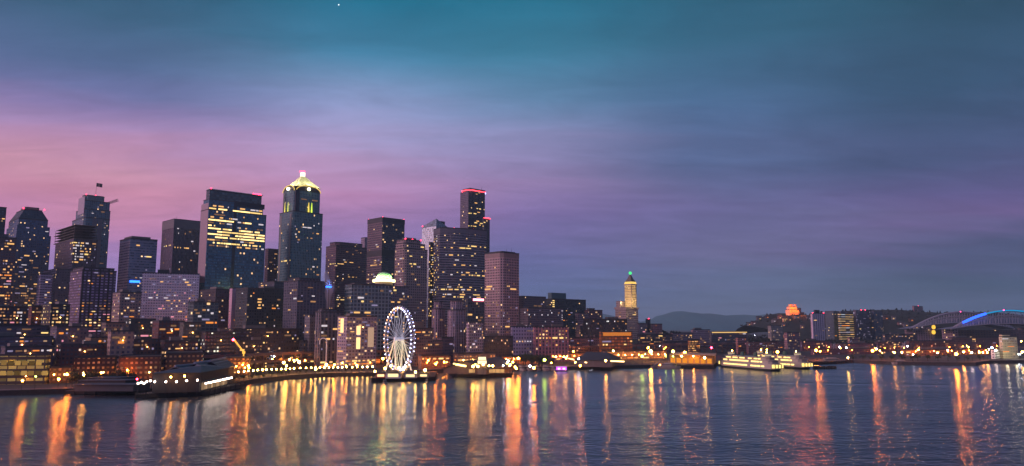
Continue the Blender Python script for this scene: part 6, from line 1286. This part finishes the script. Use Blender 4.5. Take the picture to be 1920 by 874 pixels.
# golden rows of the big blue tower (rows slope down to the right)
for y0, pr, xa, xb in ((384.5, .30, 398, 492), (389, .9, 385, 430), (390.5, .62, 436, 494), (395.5, .97, 385, 494), (402, .2, 398, 494), (408, .3, 388, 494), (413, .75, 385, 494), (418.5, .5, 388, 494), (424, .55, 388, 494), (429.5, .85, 388, 494), (435, .7, 388, 494), (440, .8, 392, 494), (446, .4, 388, 494), (451.5, .6, 395, 494), (457, .35, 388, 494), (462, .35, 395, 494), (468, .15, 395, 494), (475, .25, 385, 494), (482, .12, 388, 494), (489, .2, 388, 494), (496, .30, 385, 494), (503, .12, 388, 494), (509, .25, 388, 494), (516, .2, 388, 494), (522, .22, 440, 494), (530, .2, 388, 494)):
    dy = (xb - xa) * .105 * (1 if y0 < 500 else .6); yy0 = y0 + (xa - 385) * .105
    wrow(xa, yy0, xb, yy0 + dy, pr, ['gold', 'gold', 'yellow'] if pr > .5 else ['warm', 'warm', 'white', 'dim'], (2, 7) if pr > .6 else (1, 3), cap=100, hs=1.25)
# work lights of the unfinished tower
for i, y0 in enumerate((424, 429.5, 435, 440.5, 446, 451.5, 457, 462.5, 468, 473.5, 479, 484.5, 490)):
    p_ = (.95, .9, .9, .85, .85, .7, .65, .5, .45, .35, .3, .22, .15)[i]
    wrow(131, y0, 162 if i > 2 else 166, y0 + 3.0, p_, ['yellow', 'white', 'warm', 'white'], (1, 2), cap=100, gap=.9)
wscatter(164, 430, 182, 500, 14, ['warm', 'dim'])
# chamfered tower
wrow(14, 405, 88, 410, .8, ['white', 'pink', 'warm', 'white'], (1, 2), gap=2.0); wrow(5, 412, 24, 414, .5, 'warm'); wscatter(8, 425, 90, 540, 40, ['white', 'dim', 'warm', 'lav'], (1, 2)); wscatter(30, 470, 64, 560, 34, ['white', 'dim', 'warm'], (1, 3)); wscatter(0, 530, 90, 560, 22, ['warm', 'white'], (1, 3))
# left brown tower
for y0 in (441, 444, 458, 494, 505, 515, 537, 553): wrow(0, y0, 24, y0 + 1, .6, ['orange', 'warm'], (1, 3))
wscatter(0, 450, 24, 560, 14, ['orange', 'pink', 'dim'])
# others
wscatter(152, 380, 200, 500, 16, ['warm', 'white', 'lav'], (1, 2)); wscatter(222, 455, 289, 545, 14, ['white', 'warm', 'lav'], (1, 3)); wrow(266, 482, 284, 484, .9, 'yellow', (2, 3))
wrow(308, 461, 350, 464, .75, ['yellow', 'warm'], (1, 3)); wscatter(305, 425, 370, 508, 26, ['white', 'lav', 'dim', 'warm'], (1, 2)); wscatter(262, 515, 370, 590, 34, ['white', 'lav', 'warm'], (1, 2))
wscatter(497, 470, 520, 525, 8, ['warm', 'orange']); wscatter(522, 400, 603, 525, 30, ['white', 'warm', 'dim', 'white'], (1, 2)); wrow(526, 489, 546, 488, .9, 'yellow', (1, 3)); wrow(555, 428, 602, 425, .35, 'white'); wrow(565, 371, 590, 375, .5, 'dim')
wrow(617, 494, 658, 493, .97, ['yellow', 'warm'], (2, 5)); wscatter(612, 460, 686, 560, 40, ['warm', 'dim', 'yellow', 'white'], (1, 2)); wrow(612, 560, 686, 562, .5, 'yellow'); wrow(640, 520, 690, 522, .3, 'warm')
wscatter(690, 418, 756, 530, 34, ['warm', 'white', 'dim'], (1, 2)); wrow(714, 493, 738, 497, .97, ['yellow', 'warm'], (2, 4)); wrow(690, 497, 716, 494, .7, 'warm', (1, 3)); wrow(738, 436, 757, 440, .8, 'yellow', (1, 3)); wrow(716, 503, 736, 505, .4, 'warm'); wscatter(723, 418, 742, 424, 3, ['yellow'])
wrow(746, 458, 762, 456, .97, ['yellow'], (1, 3)); wrow(776, 455, 786, 458, .97, 'yellow', (1, 3)); wrow(788, 461, 800, 464, .97, 'yellow', (1, 3)); wscatter(740, 465, 802, 600, 42, ['warm', 'white', 'yellow', 'dim'], (1, 2)); wrow(765, 480, 800, 486, .5, ['warm', 'yellow'], (1, 2)); wrow(768, 493, 778, 495, .9, 'yellow')
for y0 in range(440, 560, 6): wrow(805, y0, 822, y0 + 1.5, .55, ['yellow', 'warm', 'white'], (1, 2))
for y0, p_ in ((463, .7), (477, .3), (488, .35), (496, .2), (509, .3), (516, .5), (537, .35), (543, .4), (551, .4), (557, .75)): wrow(828, y0, 910, y0 + 1, p_ * .6, ['warm', 'yellow', 'white', 'warm'], (1, 4), cap=100)
wrow(862, 463, 892, 464, .97, 'yellow', (2, 4)); wrow(874, 516, 902, 516, .97, 'yellow', (3, 5)); wscatter(828, 440, 910, 560, 10, ['warm', 'dim', 'white'], (1, 2))
for y0, xa, xb, p_ in ((363, 892, 902, .8), (380, 868, 878, .9), (380, 888, 900, .7), (389, 868, 880, .9), (391, 888, 902, .7), (399, 870, 898, .97), (406, 868, 876, .7), (413, 885, 910, .6), (418, 868, 908, .5), (423, 870, 910, .4)): wrow(xa, y0, xb, y0, p_, ['yellow', 'warm'], (1, 3))
wscatter(908, 485, 976, 625, 40, ['white', 'warm', 'dim', 'lav'], (1, 1)); wrow(912, 610, 935, 610, .7, 'dim', (1, 2)); wrow(940, 610, 952, 611, .8, 'warm'); wrow(952, 539, 962, 540, .9, 'warm'); wrow(913, 539, 920, 540, .9, 'warm')
wscatter(600, 535, 765, 600, 30, ['warm', 'dim', 'yellow'], (1, 2)); wrow(658, 591, 692, 591, .97, ['orange', 'warm'], (1, 2)); wrow(710, 534, 740, 538, .7, 'yellow', (1, 2)); 
for y0 in range(600, 632, 4): window_px(637, y0, 'warm', 2); window_px(755, y0 + 2, 'warm', 1)
wscatter(632, 598, 706, 655, 34, ['warm', 'lav', 'dim'], (1, 2))
for i in range(5): window_px(486, 559 + i * 4.2, 'warm', 2)
wrow(482, 619.5, 512, 620, .97, ['yellow'], (2, 4)); window_px(541, 619, 'orange', 2); wscatter(380, 545, 530, 615, 34, ['warm', 'dim', 'white', 'orange'], (1, 2)); wscatter(530, 530, 640, 640, 36, ['dim', 'warm', 'white', 'pink'], (1, 2)); wscatter(430, 620, 640, 660, 34, ['yellow', 'warm', 'dim'], (1, 3))
wscatter(0, 560, 210, 662, 260, ['warm', 'orange', 'yellow', 'pink', 'white', 'dim'], (1, 2)); wscatter(205, 545, 380, 662, 170, ['warm', 'orange', 'dim', 'white', 'pink'], (1, 2)); wrow(312, 603, 350, 603, .9, 'yellow', (1, 3)); wrow(250, 628, 280, 630, .8, ['yellow', 'pink'], (1, 3)); wrow(383, 605, 402, 606, .8, 'orange', (1, 2))
wscatter(130, 508, 212, 598, 30, ['lav', 'lav', 'orange', 'dim'], (1, 2)); wscatter(765, 600, 910, 650, 46, ['warm', 'orange', 'dim', 'white'], (1, 2)); wrow(776, 620, 806, 621, .97, 'orange', (2, 4))
wrow(968, 638, 996, 640, .9, ['warm', 'white'], (1, 1)); wrow(1000, 633, 1024, 633, .9, 'yellow', (1, 2)); wrow(1038, 633, 1064, 633, .9, 'yellow', (1, 2)); wscatter(1000, 616, 1066, 652, 30, ['warm', 'orange', 'dim'], (1, 1)); wrow(1000, 574, 1016, 574, .9, 'dim', (1, 3))
for y0 in (562, 567, 572, 576): window_px(1036, y0, 'yellow', 2)
for y0 in (585, 590, 595, 600): window_px(1053, y0, 'white', 1)
wscatter(975, 560, 1180, 625, 60, ['warm', 'white', 'dim', 'lav', 'orange'], (1, 2)); wscatter(1156, 582, 1196, 622, 18, ['warm', 'dim'], (1, 2)); wrow(1161, 592, 1172, 593, .9, 'warm'); wrow(1186, 590, 1192, 590, .9, 'yellow'); wscatter(1066, 626, 1250, 650, 34, ['warm', 'orange', 'yellow'], (1, 3))
wscatter(1196, 605, 1480, 655, 190, ['warm', 'orange', 'white', 'dim', 'pink'], (1, 3)); wscatter(1480, 590, 1920, 668, 260, ['orange', 'warm', 'dim', 'white', 'yellow'], (1, 3)); wrow(1670, 628, 1710, 629, .9, 'yellow', (2, 3)); wrow(1676, 661, 1700, 661, .8, 'yellow', (2, 3)); window_px(1677, 645, 'yellow', 2); window_px(1677, 650, 'yellow', 2)
wrow(1700, 661, 1850, 663, .35, ['orange', 'yellow'], (1, 2)); wscatter(214, 690, 800, 706, 60, ['orange', 'warm', 'yellow'], (1, 2)); wrow(480, 681, 720, 676, .5, ['orange', 'yellow', 'warm'], (1, 3)); wrow(480, 689, 720, 683, .5, ['orange', 'yellow', 'orange'], (1, 3)); wrow(790, 675, 1010, 674, .4, ['orange', 'yellow', 'warm'], (1, 2)); wrow(1020, 672, 1250, 668, .35, ['orange', 'yellow', 'warm'], (1, 3))
wscatter(690, 570, 1000, 600, 30, ['warm', 'dim'], (1, 2))

# ================================================================== dusk haze
hm = bpy.data.materials.new('haze_air'); hm.use_nodes = True; t = hm.node_tree; t.nodes.clear()
vs = N(t, 'ShaderNodeVolumePrincipled'); vs.inputs['Color'].default_value = (.55, .85, .95, 1); vs.inputs['Density'].default_value = 6e-5; vs.inputs['Anisotropy'].default_value = 0.0
o_ = N(t, 'ShaderNodeOutputMaterial'); t.links.new(vs.outputs[0], o_.inputs['Volume']); hm.cycles.homogeneous_volume = True
mb = MB(); mb.prism([(-6800, -1200), (6800, -1200), (6800, 16500), (-6800, 16500)], -3.5, 420, bottom=True)
tag(mb.build('haze', hm), 'thin blue dusk haze over the harbour and the far mountains', 'haze', kind='stuff')
